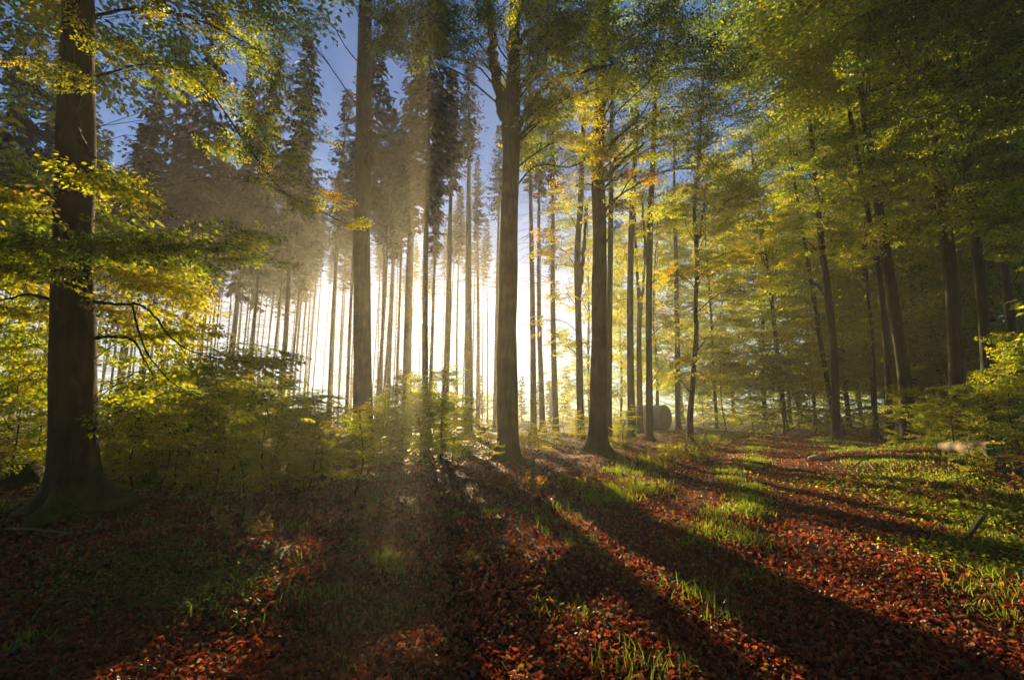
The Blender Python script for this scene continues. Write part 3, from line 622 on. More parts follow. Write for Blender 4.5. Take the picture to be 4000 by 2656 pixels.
# ------------------------------------------------------------------ spruces
def spruce_crown(seed, H, R, dens=1.0):
    r = np.random.default_rng(seed); P0, D, Ln, Wd, Nn = [], [], [], [], []
    z = 0.0; br = MB()
    while z < H - .25:
        f = z / H; rad = R * (1 - f) ** .75 * (.35 + .65 * min(1, f * 4)); nb = r.integers(3, 7) if f > .15 else r.integers(1, 4)
        for a in r.uniform(0, 6.28, nb):
            l = rad * r.uniform(.55, 1.15); el = -.45 + .75 * f + r.normal(0, .12)
            u = np.array([math.cos(a), math.sin(a), 0]); w = np.array([-u[1], u[0], 0])
            k = max(3, int(l / .17 * dens))
            for q in range(k):
                t = (q + r.random()) / k; rr = t * l
                p = u * rr + np.array([0, 0, z + el * rr + .28 * rr * t])
                for sd in (-1, 1, 0):
                    if sd == 0 and r.random() < .5: continue
                    d = u * .55 + w * sd * r.uniform(.5, 1.0) + np.array([0, 0, r.uniform(-.9, -.1)])
                    P0.append(p); D.append(d); Ln.append(r.uniform(.32, .70) * (.55 + .6 * (1 - t))); Nn.append(r.normal(0, .6, 3) + [0, 0, 1])
        z += r.uniform(.28, .5)
    shape = np.array([[0, 0, 0], [.5, .19, -.03], [1, 0, -.08], [.5, -.19, -.03]])
    W = orient_leaves(np.array(P0), np.array(D), np.array(Nn), np.array(Ln), shape); n = len(W)
    b = MB(); b.add(W.reshape(-1, 3), np.arange(n * 4).reshape(-1, 4), np.repeat(r.random(n), 4))
    return b.mesh('crown', M_NEEDLE, False)
def dead_branches(seed, H):
    r = np.random.default_rng(seed); b = MB()
    for z in np.arange(1.5, H, .11):
        a = r.uniform(0, 6.28); l = r.uniform(.4, 2.1); u = np.array([math.cos(a), math.sin(a), 0]); w = np.array([-u[1], u[0], 0])
        P = np.array([[0, 0, z], u * l * .5 + [0, 0, z - .05 * l], u * l + w * r.normal(0, .15) + [0, 0, z - .2 * l + r.normal(0, .1)]])
        b.add(*tube(P, [.015, .010, .004], 3, False))
        if r.random() < .5:
            q = P[1]; b.add(*tube(np.array([q, q + u * .25 + w * r.choice([-.3, .3]) + [0, 0, -.08]]), [.006, .003], 3, False))
    return b.mesh('dead_branch', M_SPRUCE)
SCROWN = [spruce_crown(300 + k, 15.0, (2.3, 2.8, 2.0, 2.6, 2.2, 3.0, 2.4)[k], (1.0, .8, 1.2, .9, .7, 1.0, 1.1)[k]) for k in range(7)]
SDEAD = [dead_branches(320 + k, 15.0) for k in range(4)]
def spruce(px, Y, wpx, H, cb, label, group=None, seed=0, thin=1.0, py=1500, lean=None):
    r = np.random.default_rng(seed + 900); lean = r.normal(0, .012) if lean is None else lean
    p = at(px, py, Y); zt = float(terrain(p[0], p[1]))
    t = thing('spruce_tree', (p[0], p[1], zt), label, 'tree', group)
    rb = width(wpx, Y, px) / 2
    P = np.array([[0, 0, -.2], [0, 0, 1.2], [lean * H * .4 + r.normal(0, .12), r.normal(0, .1), H * .4], [lean * H, 0, H]]); Cc = catmull(P, 22)
    b = MB(); b.add(*tube(Cc, np.interp(Cc[:, 2], [-.2, .6, H * .5, H], [rb * 1.25, rb, rb * .72, .02]), 12, True, trunk_mod(seed, .25, 6, 0, .3))); b.build('trunk', M_SPRUCE, t)
    c = link('crown', SCROWN[seed % 7], t); c['kind'] = 'stuff'; c.location = (lean * cb, 0, cb); c.rotation_euler = (0, 0, r.uniform(0, 6.28)); s = r.uniform(.75, 1.2) * thin; c.scale = (s, s, (H + .3 - cb) / 15.0)
    d = link('dead_branch', SDEAD[seed % 4], t); d['kind'] = 'stuff'; d.rotation_euler = (0, 0, r.uniform(0, 6.28)); d.scale = (1, 1, (cb + 1) / 15.0)
    return t
near = [(1592, 27, 38, 26, 12.5, 1.0, 'brown spruce trunk just left of the low sun'), (1664, 21.5, 27, 24, 10.5, 1.0, 'dark spruce trunk that the low sun touches at its edge'), (1681, 30, 15, 26, 12.5, .9, 'thin spruce trunk close behind the sunlit dark one'),
        (1742, 31, 27, 27, 17.5, .8, 'spruce pole right of the sun with bare dead twigs'), (1832, 30, 32, 27, 19.5, .8, 'thickest hazy spruce trunk between the sun and the forked beech'), (1868, 44, 16, 27, 19, .7, 'faint thin spruce right beside the thickest hazy spruce'),
        (1500, 40, 15, 26, 15, .8, 'thin spruce right beside the beech with the broken stub'), (1787, 50, 10, 27, 19.5, .7, 'faintest thin spruce pole between the two hazy spruces right of the sun'), (1935, 38, 18, 27, 18, .8, 'spruce pole just left of the forked beech trunk'), (2083, 30, 25, 27, 17, .7, 'first hazy spruce pole right of the forked beech'), (2117, 34, 22, 27, 18, .7, 'second hazy spruce pole right of the forked beech'),
        (2168, 33, 24, 27, 17, .7, 'third hazy spruce pole right of the forked beech'), (2150, 52, 10, 26, 17, .7, 'thin spruce pole between second and third right of forked beech')]
for k, (px, Y, w, H, cb, th, lab) in enumerate(near): spruce(px, Y, w, H, cb, lab, None, k, th)
r_ = np.random.default_rng(77); stand = []
for px in np.arange(-180, 1400, 42):
    stand.append((px + r_.uniform(-16, 16), r_.uniform(32, 52)))
for px in (40, 170, 480, 620, 760, 900, 1060, 1215, 1290, 1360, 1475, 1520, 1550): stand.append((px, r_.uniform(29, 36)))
for px in np.arange(440, 1400, 135): stand.append((px + r_.uniform(-25, 25), r_.uniform(25.5, 29)))
stand += [(-100, 24), (60, 26), (1490, 40), (1540, 46), (1460, 48), (1565, 52)]
for px in np.arange(330, 1400, 27): stand.append((px + r_.uniform(-12, 12), r_.uniform(44, 62)))
stand = [q for q in stand if not (1210 < q[0] < 1600 and r_.random() < .5)]; stand.sort()
vis = [q for q in stand if q[0] > 0]
for k, (px, Y) in enumerate(stand):
    H = r_.uniform(24, 27.5) if Y > 38 or Y < 30 else r_.uniform(22, 27); cb = r_.uniform(8, 12.5) if Y < 30 else r_.uniform(9.5, 14) if Y < 38 else r_.uniform(12.5, 17.5)
    if px > 1180: cb = max(cb, 14.0 if Y < 42 else 17.0)
    if (px, Y) in vis:
        i = vis.index((px, Y)); lab = f'misty spruce in the stand behind the thicket, {ORD[i] if i < len(ORD) else str(i + 1) + "th"} from the left'
    else: lab = 'misty spruce in the stand, standing beyond the left edge'
    spruce(px, Y, 1778 * (r_.uniform(.22, .34) if Y < 44 else r_.uniform(.18, .27)) / Y, H, cb, lab, 'misty spruce stand', k + 20)
far = sorted([(px + r_.uniform(-10, 10), r_.uniform(50, 74)) for px in np.arange(1165, 1990, 31)])
for k, (px, Y) in enumerate(far):
    spruce(px, Y, 1778 * r_.uniform(.16, .26) / Y, r_.uniform(24, 27.5), 19.5, f'pale far spruce pole standing in the bright mist, {ORD[k]} from the left', 'far spruce poles in the bright mist', k + 160, .6)
# young spruces far behind in the mist
YOUNG = spruce_crown(351, 7.0, 1.7, .8); yb = MB(); yb.add(*tube(np.array([[0, 0, -.1], [0, 0, 3], [0, 0, 7.1]]), [.10, .06, .01], 8)); YT = yb.mesh('trunk', M_SPRUCE)
for k, px in enumerate(np.linspace(1480, 2330, 16)):
    Y = r_.uniform(62, 84); p = at(px + r_.uniform(-25, 25), 1600, Y); s = r_.uniform(.6, 1.25)
    t = thing('young_spruce', (p[0], p[1], 0), f'faint young spruce in the far mist under the sun, {ORD[k]} from the left', 'tree', 'far young spruces in the mist')
    link('trunk', YT, t); link('crown', YOUNG, t)['kind'] = 'stuff'; t.scale = (s, s, s); t.rotation_euler = (0, 0, r_.uniform(0, 6.28))

# ------------------------------------------------------------------ undergrowth saplings
def sapling_template(seed, H, R, n, tint, kit, tint_sd=.12, base=.25, sc_=.7):
    r = np.random.default_rng(seed); lm, tm, st = MB(), MB(), MB()
    P = np.array([[0, 0, -.05], [r.normal(0, .06), r.normal(0, .06), H * .4], [r.normal(0, .15), r.normal(0, .15), H]]); Cc = catmull(P, 12)
    st.add(*tube(Cc, np.linspace(.022 * H / 3 + .008, .005, 12), 6))
    z = H * (base + (1 - base) * r.random(n) ** .9); a = r.uniform(0, 6.28, n); rad = R * (1 - .75 * (z / H) ** 1.6) * r.random(n) ** .6
    ax = np.stack([np.interp(z, Cc[:, 2], Cc[:, q]) for q in range(3)], -1)
    pos = ax + np.stack([rad * np.cos(a), rad * np.sin(a), r.normal(-.05, .1, n)], -1)
    R_ = rot(a + r.normal(0, .5, n), r.normal(-.05, .22, n), r.normal(0, .25, n)); s = sc_ * r.uniform(.6, 1.2, n)
    scatter_sprays(lm, tm, pos - R_[:, :, 0] * (.35 * s)[:, None], R_, s, r.normal(tint, tint_sd, n), r, kit)
    for k in range(n):
        if r.random() < .5: st.add(*tube(limb_curve(ax[k] - [0, 0, .25 * rad[k]], pos[k], r, n=5), np.linspace(.009, .003, 5), 4, False))
    return st.mesh('stem', M_BRANCH), tm.mesh('twig', M_BRANCH), lm.mesh('foliage', M_LEAF, False)
SAP = [sapling_template(400 + k, [3.2, 3.8, 2.6, 3.0][k], [1.4, 1.5, 1.25, 1.1][k], [95, 105, 85, 70][k], [.46, .50, .42, .54][k], SPRAYS_HI if k < 1 else SPRAYS, base=.08) for k in range(4)]
SHRUB = [sapling_template(420 + k, [1.1, .8, 1.5][k], [.55, .5, .5][k], [22, 16, 24][k], [.60, .66, .55][k], SPRAYS, .14, .15, .45) for k in range(3)]
def place_sapling(tp, p, s, yaw, label, group, name='beech_sapling', cat='sapling', sz=1.0):
    t = thing(name, (p[0], p[1], float(terrain(p[0], p[1]))), label, cat, group)
    link('stem', tp[0], t); link('twig', tp[1], t)['kind'] = 'stuff'; link('foliage', tp[2], t)['kind'] = 'stuff'
    t.scale = (s, s, s * sz); t.rotation_euler = (0, 0, yaw); return t
thick = [(60, 10.5, 1.1), (-60, 9.5, 1.0), (190, 12.5, 1.15), (420, 11.0, .95), (520, 13.5, 1.1), (600, 10.2, .8), (680, 12.0, 1.0), (760, 14.5, 1.2), (820, 10.8, .85), (900, 13.0, 1.05), (980, 11.4, .85), (1040, 15.0, 1.15), (1100, 12.4, .9),
         (1180, 14.0, 1.0), (1250, 16.0, 1.15), (1300, 13.0, .8), (1350, 17.5, 1.1), (1230, 11.8, .65), (110, 15.5, 1.3), (330, 16.0, 1.3), (620, 17.0, 1.35), (880, 17.5, 1.35), (1130, 18.0, 1.3), (1500, 18.0, .85), (1450, 15.5, .7), (-150, 13, 1.2), (260, 18, 1.3), (480, 19, 1.4), (1000, 20, 1.4), (740, 20, 1.4)]
thick += [(20, 18, 1.5), (160, 20, 1.5), (560, 15.5, 1.2), (690, 15, 1.15), (840, 15.5, 1.2), (960, 14, 1.05), (1200, 16.5, 1.2), (1300, 19, 1.3), (400, 14, 1.2)]
thick += [(450, 12.2, 1.0), (560, 11.6, .9), (640, 13.0, 1.1), (720, 11.2, .85), (800, 12.8, 1.05), (870, 11.8, .9), (950, 12.6, 1.0), (1020, 13.4, 1.0), (1070, 11.6, .75), (1150, 13.2, .95), (1280, 14.4, .9), (1340, 14.0, .8), (1390, 13.2, .55), (20, 12, 1.1), (130, 11.5, 1.05)]
thick = [q for q in thick if 9.4 < q[1] < 13.3] + [(430, 10.4, .7), (530, 10.8, .75), (660, 11.4, .9), (700, 10.6, .65), (790, 11.6, .85), (850, 10.4, .6), (930, 11.0, .75), (1010, 12.0, .85), (1090, 12.8, .85), (1160, 11.4, .65), (1210, 12.6, .75), (1290, 12.2, .6), (1400, 13.8, .6), (1450, 14.4, .75), (1490, 13.6, .6), (1530, 14.6, .8), (1380, 15.2, .8), (1480, 16.5, .9), (1560, 16.2, .8)]; thick.sort()
for k, (px, Y, s) in enumerate(thick):
    p = at(px, 1700, Y); s *= .76 if 350 < px < 1200 else .85 if px < 1370 else .72
    place_sapling(SAP[k % 4], p, s, r_.uniform(0, 6.28), f'yellow-green young beech in the thicket, {ORD[k]} counting from the left edge', 'young beech thicket on the left')
for px, Y, s, tp, lab in [(1575, 15.0, .95, 3, 'tall thin yellow-leaved beech sapling under the sun'), (1640, 14.6, .72, 2, 'leafy beech sapling left of the dark gap under the sun'), (1722, 14.9, .78, 1, 'rounded golden sapling just right of the dark gap under the sun'), (1812, 15.4, .55, 0, 'low golden sapling nearest the forked beech on its left'), (1690, 15.8, .80, 2, 'dense bushy beech sapling right under the sun, its foot in deep shade'), (1770, 15.2, .62, 3, 'golden rounded beech sapling left of the forked beech'), (1650, 17.0, .9, 0, 'beech sapling behind the dark spruce trunk under the sun')]:
    place_sapling(SAP[tp], at(px, 1700, Y), s, r_.uniform(0, 6.28), lab, None)
und = [(2060, 40), (2130, 33), (2200, 42), (2290, 34), (2360, 44), (2430, 36), (2500, 46), (2570, 38), (2640, 46), (2700, 33), (2760, 44), (2820, 34), (2880, 46), (2940, 38), (3010, 48), (3050, 30), (3110, 40), (3180, 32), (3240, 44), (3310, 30), (3370, 40), (3440, 28), (3510, 36), (3580, 26), (3650, 36), (3720, 22), (3800, 30), (3880, 21), (3960, 28), (4040, 20),
       (2090, 62), (2240, 66), (2400, 60), (2540, 68), (2680, 62), (2800, 70), (2920, 62), (3040, 70), (3150, 60), (3280, 66), (3400, 58), (3540, 54), (3680, 50), (3840, 46), (3980, 42)]
und = [q for q in und if q[0] > 2440 and not (q[0] < 2720 and q[1] < 50)]
for k, (px, Y) in enumerate(sorted(und)):
    place_sapling(SAP[k % 4], at(px + r_.uniform(-20, 20), 1600, Y), r_.uniform(1.5, 2.3) * (1 if Y < 50 else 1.6), r_.uniform(0, 6.28), f'hazy young beech of the far understorey, {ORD[k]} from the left', 'hazy understorey behind the track')
for k in range(26):
    px, Y = 1440 + k * 42 + r_.uniform(-15, 15), r_.uniform(62, 96)
    place_sapling(SAP[k % 4], at(px, 1600, Y), r_.uniform(.9, 1.7), r_.uniform(0, 6.28), f'faint low bush far back in the bright mist, {ORD[k]} from the left', 'far low bushes in the mist', 'far_bush', 'bush')
for k, px in enumerate(sorted(r_.uniform(1480, 2480, 22))):
    Y = r_.uniform(18, 36)
    sh = place_sapling(SHRUB[k % 3], at(px, 1700, Y), r_.uniform(.8, 1.3), r_.uniform(0, 6.28), f'low hazy shrub between the tree feet in the middle distance, {ORD[k]} from the left', 'low shrubs in the middle distance', 'woodland_shrub', 'shrub')
for k, px in enumerate(np.linspace(420, 1380, 18)):
    place_sapling(SHRUB[k % 3], at(px + r_.uniform(-20, 20), 1700, r_.uniform(8.6, 10.4)), r_.uniform(.8, 1.25), r_.uniform(0, 6.28), f'low leafy shrub along the front foot of the thicket, {ORD[k]} from the left', 'low shrubs before the thicket', 'woodland_shrub', 'shrub')
lab_s = {}
for k, (px, py, Y, s, lab) in enumerate([(3800, 1760, 9.9, .62, 'small leafy shrub half covering the pale log'), (3900, 1760, 9.6, .75, 'leafy shrub hiding the cut end of the pale log'), (1905, 1780, 13.0, .75, 'little yellow shrub at the left foot of the forked beech'), (2100, 1720, 17.5, .9, 'golden-leaved shrub between the forked and the flared beech'), (2180, 1730, 18.5, .8, 'pale yellow shrub left of the flared beech foot'), (2250, 1640, 24, 1.0, 'hazy shrub behind the flared beech on its left'),
      (2420, 1680, 20, .8, 'yellow-leaved twiggy shrub right of the flared beech'), (2150, 1660, 24, 1.0, 'hazy shrub near the third spruce pole'), (1870, 1720, 20, .9, 'yellowing shrub in the haze left of the forked beech'), (2010, 1680, 25, 1.0, 'faint shrub in the haze behind the forked beech')]):
    place_sapling(SHRUB[k % 3], at(px, py, Y), s, r_.uniform(0, 6.28), lab, None, 'woodland_shrub', 'shrub')
# the leafy bush at the right edge
bush = [(3560, 13.2, .70), (3640, 12.6, .75), (3720, 12.0, .80), (3810, 12.4, .85), (3900, 11.6, .95), (3980, 10.8, 1.0), (4060, 10.2, 1.0), (3860, 14.0, .95), (3960, 13.0, 1.05)]
for k, (px, Y, s) in enumerate(sorted(bush)):
    place_sapling(SAP[(k + 1) % 4], at(px, 1700, Y * 1.22), s * .86, r_.uniform(0, 6.28), f'green and yellow leafy beech shoot of the right-hand bush, {ORD[k]} from the left', 'leafy bush on the right')

# ------------------------------------------------------------------ grass
def blades(b, base, h, lean, az, w, r, tint):
    n = len(base); u = np.stack([np.cos(az), np.sin(az), np.zeros(n)], -1); s = np.stack([-np.sin(az), np.cos(az), np.zeros(n)], -1)
    # blade faces turned at random about the vertical
    tw = r.uniform(0, 3.14, n)[:, None]; s = s * np.cos(tw) + u * np.sin(tw)
    rows = []
    for t, ww in ((0, 1.), (.4, .9), (.75, .6), (1, .06)):
        c = base + (h * t * (1 - .35 * lean * t))[:, None] * [0, 0, 1.] + (h * lean * t * t)[:, None] * u
        rows += [c - s * (w * ww / 2)[:, None], c + s * (w * ww / 2)[:, None]]
    V = np.stack(rows, 1); q = np.array([[0, 1, 3, 2], [2, 3, 5, 4], [4, 5, 7, 6]])
    b.add(V.reshape(-1, 3), (np.arange(n)[:, None, None] * 8 + q[None]).reshape(-1, 4), np.repeat(np.clip(tint, 0, 1), 8))
def tuft(px, py, n, hgt, spread, label, seed, mat=None, name='grass_tuft', wid=.0055, tint=.48):
    r = np.random.default_rng(seed); p = gp(px, py); t = r.normal(0, 1, (n, 2)) * [spread, spread * .8]
    base = np.stack([t[:, 0], t[:, 1], terrain(p[0] + t[:, 0], p[1] + t[:, 1]) - p[2] - .01], -1)
    b = MB(); blades(b, base, hgt * r.uniform(.4, 1.15, n), r.uniform(.1, .9, n), r.uniform(0, 6.28, n), wid * r.uniform(.6, 1.3, n), r, r.normal(tint, .2, n))
    t_ = thing(name, p, label, 'grass', 'grass tufts'); V = b.V[0].reshape(n, 8, 3); T = b.T[0].reshape(n, 8)[:, 0]; q = b.Q[0][:3]
    if py > 2280 or n < 30:                           # near enough to tell the blades apart
        for k in range(n):
            bb = MB(); bb.add(V[k] - base[k], q, T[k]); o = bb.build('blade', M_GRASS, t_, False); o.location = base[k]
    else: b.build('blade', M_GRASS, t_, False)['kind'] = 'stuff'
for k, a in enumerate([(1490, 2200, 120, .22, .10, 'bright grass tuft beside a small mound in the shaded foreground'), (1545, 2210, 60, .16, .08, 'short grass tuft on the small shaded foreground mound'), (1250, 2340, 130, .18, .14, 'dim grass tuft among leaves left of the bright tuft'), (1370, 2330, 16, .2, .06, 'few tall grass blades between two shaded tufts'),
      (2720, 2330, 130, .20, .16, 'large sunlit grass tuft in the middle of the track'), (2800, 2360, 60, .18, .14, 'sparse grass at the right of the large sunlit tuft'), (2780, 2420, 50, .17, .13, 'thin grass blades just below the large sunlit tuft'), (2950, 2275, 150, .16, .16, 'dark green grass tuft lying in the wide trunk shadow'), (2480, 2630, 110, .17, .15, 'grass tuft cut by the bottom edge of the picture'),
      (2640, 2640, 40, .16, .14, 'sparse grass at the bottom edge right of the cut tuft'), (2900, 2110, 170, .20, .20, 'sunlit grass patch on the track middle beyond the large tuft'), (2960, 2130, 90, .16, .20, 'low grass right beside the farther middle patch'), (2910, 2000, 90, .22, .16, 'small upright grass tuft farther up the track middle'),
      (2150, 2040, 90, .2, .16, 'sunlit grass crowning the dark mound left of the track'), (2240, 2110, 60, .18, .12, 'bent grass on the right shoulder of the dark mound'), (2180, 1990, 90, .18, .2, 'yellow grass behind the dark mound'), (660, 2350, 24, .2, .12, 'few pale grass blades in the dark left corner'), (1385, 2470, 8, .18, .05, 'lone grass blades in the dark foreground centre'), (1360, 2640, 7, .2, .05, 'lone grass blades near the bottom edge left of centre'), (3870, 2330, 110, .2, .2, 'grass tuft at the right edge beyond the red leaves')]):
    tuft(*a, seed=500 + k)

def verge(name, label, n, poly_f, h, tint, seed, mat=None, w=.008):
    r = np.random.default_rng(seed); xy = poly_f(r, n); base = np.stack([xy[:, 0], xy[:, 1], terrain(xy[:, 0], xy[:, 1]) - .01], -1); n = len(base)
    d = np.hypot(base[:, 0], base[:, 1]); b = MB()
    blades(b, base, h * r.uniform(.3, 1.2, n), r.uniform(.1, .9, n), r.uniform(0, 6.28, n), w * r.uniform(.7, 1.4, n) * (1 + d / 14), r, r.normal(tint, .2, n))
    o = b.build(name, mat or M_GRASS, None, False); return tag(o, label, 'grass', None, 'stuff')
def clustered(r, centres, n, sd):
    c = centres[r.integers(0, len(centres), n)]; sz = r.uniform(.35, 1.3, len(centres))[r.integers(0, len(centres), n)]
    return c + r.normal(0, sd, (n, 2)) * sz[:, None] * (1 + np.hypot(c[:, 0], c[:, 1]) / 30)[:, None]
def along(s0, s1, t0, t1, m, sd):
    def f(r, n):
        t = t0 * (t1 / t0) ** r.random(m); s = r.uniform(s0, s1, m) + .35 * np.sin(t * .8)
        return clustered(r, np.stack([TX0 + s * math.cos(TPHI) + t * math.sin(TPHI), -s * math.sin(TPHI) + t * math.cos(TPHI)], -1), n, sd)
    return f
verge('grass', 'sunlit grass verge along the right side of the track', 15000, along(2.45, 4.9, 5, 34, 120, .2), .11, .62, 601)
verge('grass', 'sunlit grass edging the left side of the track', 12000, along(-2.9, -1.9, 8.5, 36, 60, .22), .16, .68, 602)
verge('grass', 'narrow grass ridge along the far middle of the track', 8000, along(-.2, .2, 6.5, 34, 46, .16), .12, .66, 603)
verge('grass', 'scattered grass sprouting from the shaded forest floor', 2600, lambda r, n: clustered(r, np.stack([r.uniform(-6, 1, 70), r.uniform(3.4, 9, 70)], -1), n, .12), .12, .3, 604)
# mossy ground plants on the two low mounds at the left
def groundcover(px, py, n, rx, ry, label, seed, tint, leaf=.035):
    r = np.random.default_rng(seed); p = gp(px, py); xy = p[:2] + r.normal(0, 1, (n, 2)) * [rx, ry]
    base = np.stack([xy[:, 0], xy[:, 1], terrain(xy[:, 0], xy[:, 1]) + r.uniform(0, .09, n)], -1)
    d = r.normal(0, 1, (n, 3)) * [1, 1, .35]; Nn = np.array([0, 0, 1.]) + r.normal(0, .4, (n, 3))
    W = orient_leaves(base, d, Nn, leaf * r.uniform(.6, 1.4, n), QL); b = MB(); b.add(W.reshape(-1, 3), np.arange(n * 4).reshape(-1, 4), np.repeat(np.clip(r.normal(tint, .1, n), 0, 1), 4))
    return tag(b.build('ground_plants', M_LEAF, None, False), label, 'plants', None, 'stuff')
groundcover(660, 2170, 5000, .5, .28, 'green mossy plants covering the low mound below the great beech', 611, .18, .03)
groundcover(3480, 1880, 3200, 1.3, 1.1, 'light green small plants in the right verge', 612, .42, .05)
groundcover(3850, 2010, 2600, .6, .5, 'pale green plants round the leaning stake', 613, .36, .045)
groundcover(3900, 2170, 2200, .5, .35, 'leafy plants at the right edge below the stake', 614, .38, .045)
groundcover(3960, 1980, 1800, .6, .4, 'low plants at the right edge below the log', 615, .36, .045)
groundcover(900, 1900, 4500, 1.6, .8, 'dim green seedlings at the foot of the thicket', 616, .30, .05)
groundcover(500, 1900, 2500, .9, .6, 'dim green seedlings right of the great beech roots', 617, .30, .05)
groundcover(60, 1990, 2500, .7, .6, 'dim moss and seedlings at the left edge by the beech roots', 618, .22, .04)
groundcover(2330, 1900, 1800, .5, .35, 'small yellow plants left of the track beyond the mound', 619, .55, .05)

# bronze bracken and dry weeds
def bracken(px, py, n, sp, h, label, seed, tint=.5, Y=None):
    r = np.random.default_rng(seed); p = gp(px, py); st = r.normal(0, sp, (n, 2)); b = MB(); st_b = MB()
    for q in range(n):
        x, y = st[q]; z0 = float(terrain(p[0] + x, p[1] + y)) - p[2]; hh = h * r.uniform(.5, 1.15); a = r.uniform(0, 6.28); le = r.uniform(.1, .5)
        P = np.array([[x, y, z0 - .02], [x + .2 * le * hh * math.cos(a), y + .2 * le * hh * math.sin(a), z0 + hh * .55], [x + le * hh * math.cos(a), y + le * hh * math.sin(a), z0 + hh]])
        st_b.add(*tube(P, [.006, .004, .002], 3, False)); m = 22; t = r.uniform(.25, 1, m)[:, None]
        base = np.where(t < .5, P[0] * (1 - 2 * t) + P[1] * 2 * t, P[1] * (2 - 2 * t) + P[2] * (2 * t - 1))
        W = orient_leaves(base, r.normal(0, 1, (m, 3)) * [1, 1, .5], r.normal(0, .5, (m, 3)) + [0, 0, 1], r.uniform(.04, .10, m), QL)
        b.add(W.reshape(-1, 3), np.arange(m * 4).reshape(-1, 4), np.repeat(np.clip(r.normal(tint, .2, m), 0, 1), 4))
    t = thing('dry_weeds', p, label, 'weeds', None); st_b.build('stem', M_DEAD, t)['kind'] = 'stuff'; b.build('foliage', M_DRY, t, False)['kind'] = 'stuff'
bracken(2700, 1790, 60, .45, .8, 'tall bronze weeds in sun at the left edge of the track', 631, .65)
bracken(2600, 1800, 30, .4, .5, 'lower yellow weeds left of the tall bronze weeds', 632, .8)
bracken(2060, 1930, 40, .35, .35, 'rusty low bracken lit orange right of the bushy sapling', 633, .4)
bracken(1960, 1900, 40, .3, .3, 'rusty low bracken at the foot of the forked beech', 634, .4)
bracken(2330, 1900, 30, .5, .3, 'brown low bracken before the flared beech', 635, .45)
bracken(930, 2090, 12, .18, .3, 'yellow withered fern beside the short green stake', 636, .9)
bracken(1450, 2030, 14, .2, .22, 'small yellow weeds in the shaded clearing', 637, .85)
bracken(3380, 1690, 40, 1.0, .35, 'russet weeds on the far right verge', 638, .5)
bracken(3700, 1850, 30, .6, .3, 'rusty bracken below the pale log', 639, .4)
bracken(3150, 1680, 30, .8, .45, 'yellowing weeds where the right verge meets the wood', 640, .8)
bracken(2030, 1760, 24, .5, .6, 'hazy bronze weeds behind the forked beech foot', 641, .6)

# ------------------------------------------------------------------ fallen leaves
FL = np.array([[-.5, 0, 0], [0, -.36, .0], [0, .0, .0], [0, .36, .0], [.5, 0, 0], [-.30, -.27, 0], [-.30, .27, 0], [.30, -.26, 0], [.30, .26, 0]])
FLQ = np.array([[0, 5, 2, 6], [5, 1, 7, 2], [6, 2, 8, 3], [2, 7, 4, 8]])
def curled(r, curl_l, curl_w):
    V = FL.copy(); V[:, 2] = curl_l * (V[:, 0] * 2) ** 2 * .25 + curl_w * (V[:, 1] * 3.3) ** 2 * .22 - .02 + r.normal(0, .02, 9); return V
r_ = np.random.default_rng(909)
LEAFSHAPES = [curled(r_, c, w) for c, w in ((.9, .6), (-.8, .5), (.5, 1.1), (-.5, -.9), (1.2, .2), (-1.1, -.3), (.3, .4), (-.3, .9))]
def litter_points(r, n, dmin=2.0, dmax=30.0):
    d = dmin * (dmax / dmin) ** r.random(n); x = r.uniform(-1, 1, n) * (1.22 * d + .6); return x, d
def litter(n, seed):
    r = np.random.default_rng(seed); x, y = litter_points(r, n); z = terrain(x, y); s = track_side(x, y); on = np.abs(s) < 2.0
    z = z + np.where(on, .014, .004) + r.uniform(0, .022, n)
    L = .038 * r.uniform(.55, 1.35, n) * (1 + y / 22)
    tint = np.where(s > -2.6, r.beta(1.8, 1.9, n), r.beta(1.3, 3.0, n))  # browner left of the track, with the shade there put into a darker tint
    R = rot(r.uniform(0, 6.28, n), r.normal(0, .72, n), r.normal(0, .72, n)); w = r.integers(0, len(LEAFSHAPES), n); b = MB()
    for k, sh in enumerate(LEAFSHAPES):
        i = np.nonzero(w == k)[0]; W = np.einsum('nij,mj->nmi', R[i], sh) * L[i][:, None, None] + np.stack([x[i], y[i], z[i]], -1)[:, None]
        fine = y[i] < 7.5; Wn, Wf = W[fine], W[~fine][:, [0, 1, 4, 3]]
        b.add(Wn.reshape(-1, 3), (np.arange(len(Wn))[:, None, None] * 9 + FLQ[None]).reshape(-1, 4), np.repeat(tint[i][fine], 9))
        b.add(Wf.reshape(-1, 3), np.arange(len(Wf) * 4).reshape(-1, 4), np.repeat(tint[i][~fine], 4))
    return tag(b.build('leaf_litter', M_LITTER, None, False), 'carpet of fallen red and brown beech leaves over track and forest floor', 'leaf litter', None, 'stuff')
litter(140000, 700)
r_ = np.random.default_rng(733); x, y = litter_points(r_, 700, 2.2, 16); b = MB()
for k in range(700):
    L_ = r_.uniform(.06, .32); a = r_.uniform(0, 6.28); P = np.array([x[k], y[k], float(terrain(x[k], y[k])) + .035]) + np.array([[0, 0, 0], [.5 * L_ * math.cos(a), .5 * L_ * math.sin(a), r_.uniform(0, .03)], [L_ * math.cos(a + .2), L_ * math.sin(a + .2), r_.uniform(-.02, .03)]])
    w_ = r_.uniform(.0015, .004) * (1 + y[k] / 12); b.add(*tube(P, [w_, w_ * .9, w_ * .5], 4, False))
tag(b.build('twig_litter', M_DEAD), 'thin broken twigs strewn through the fallen leaves', 'twigs', None, 'stuff')
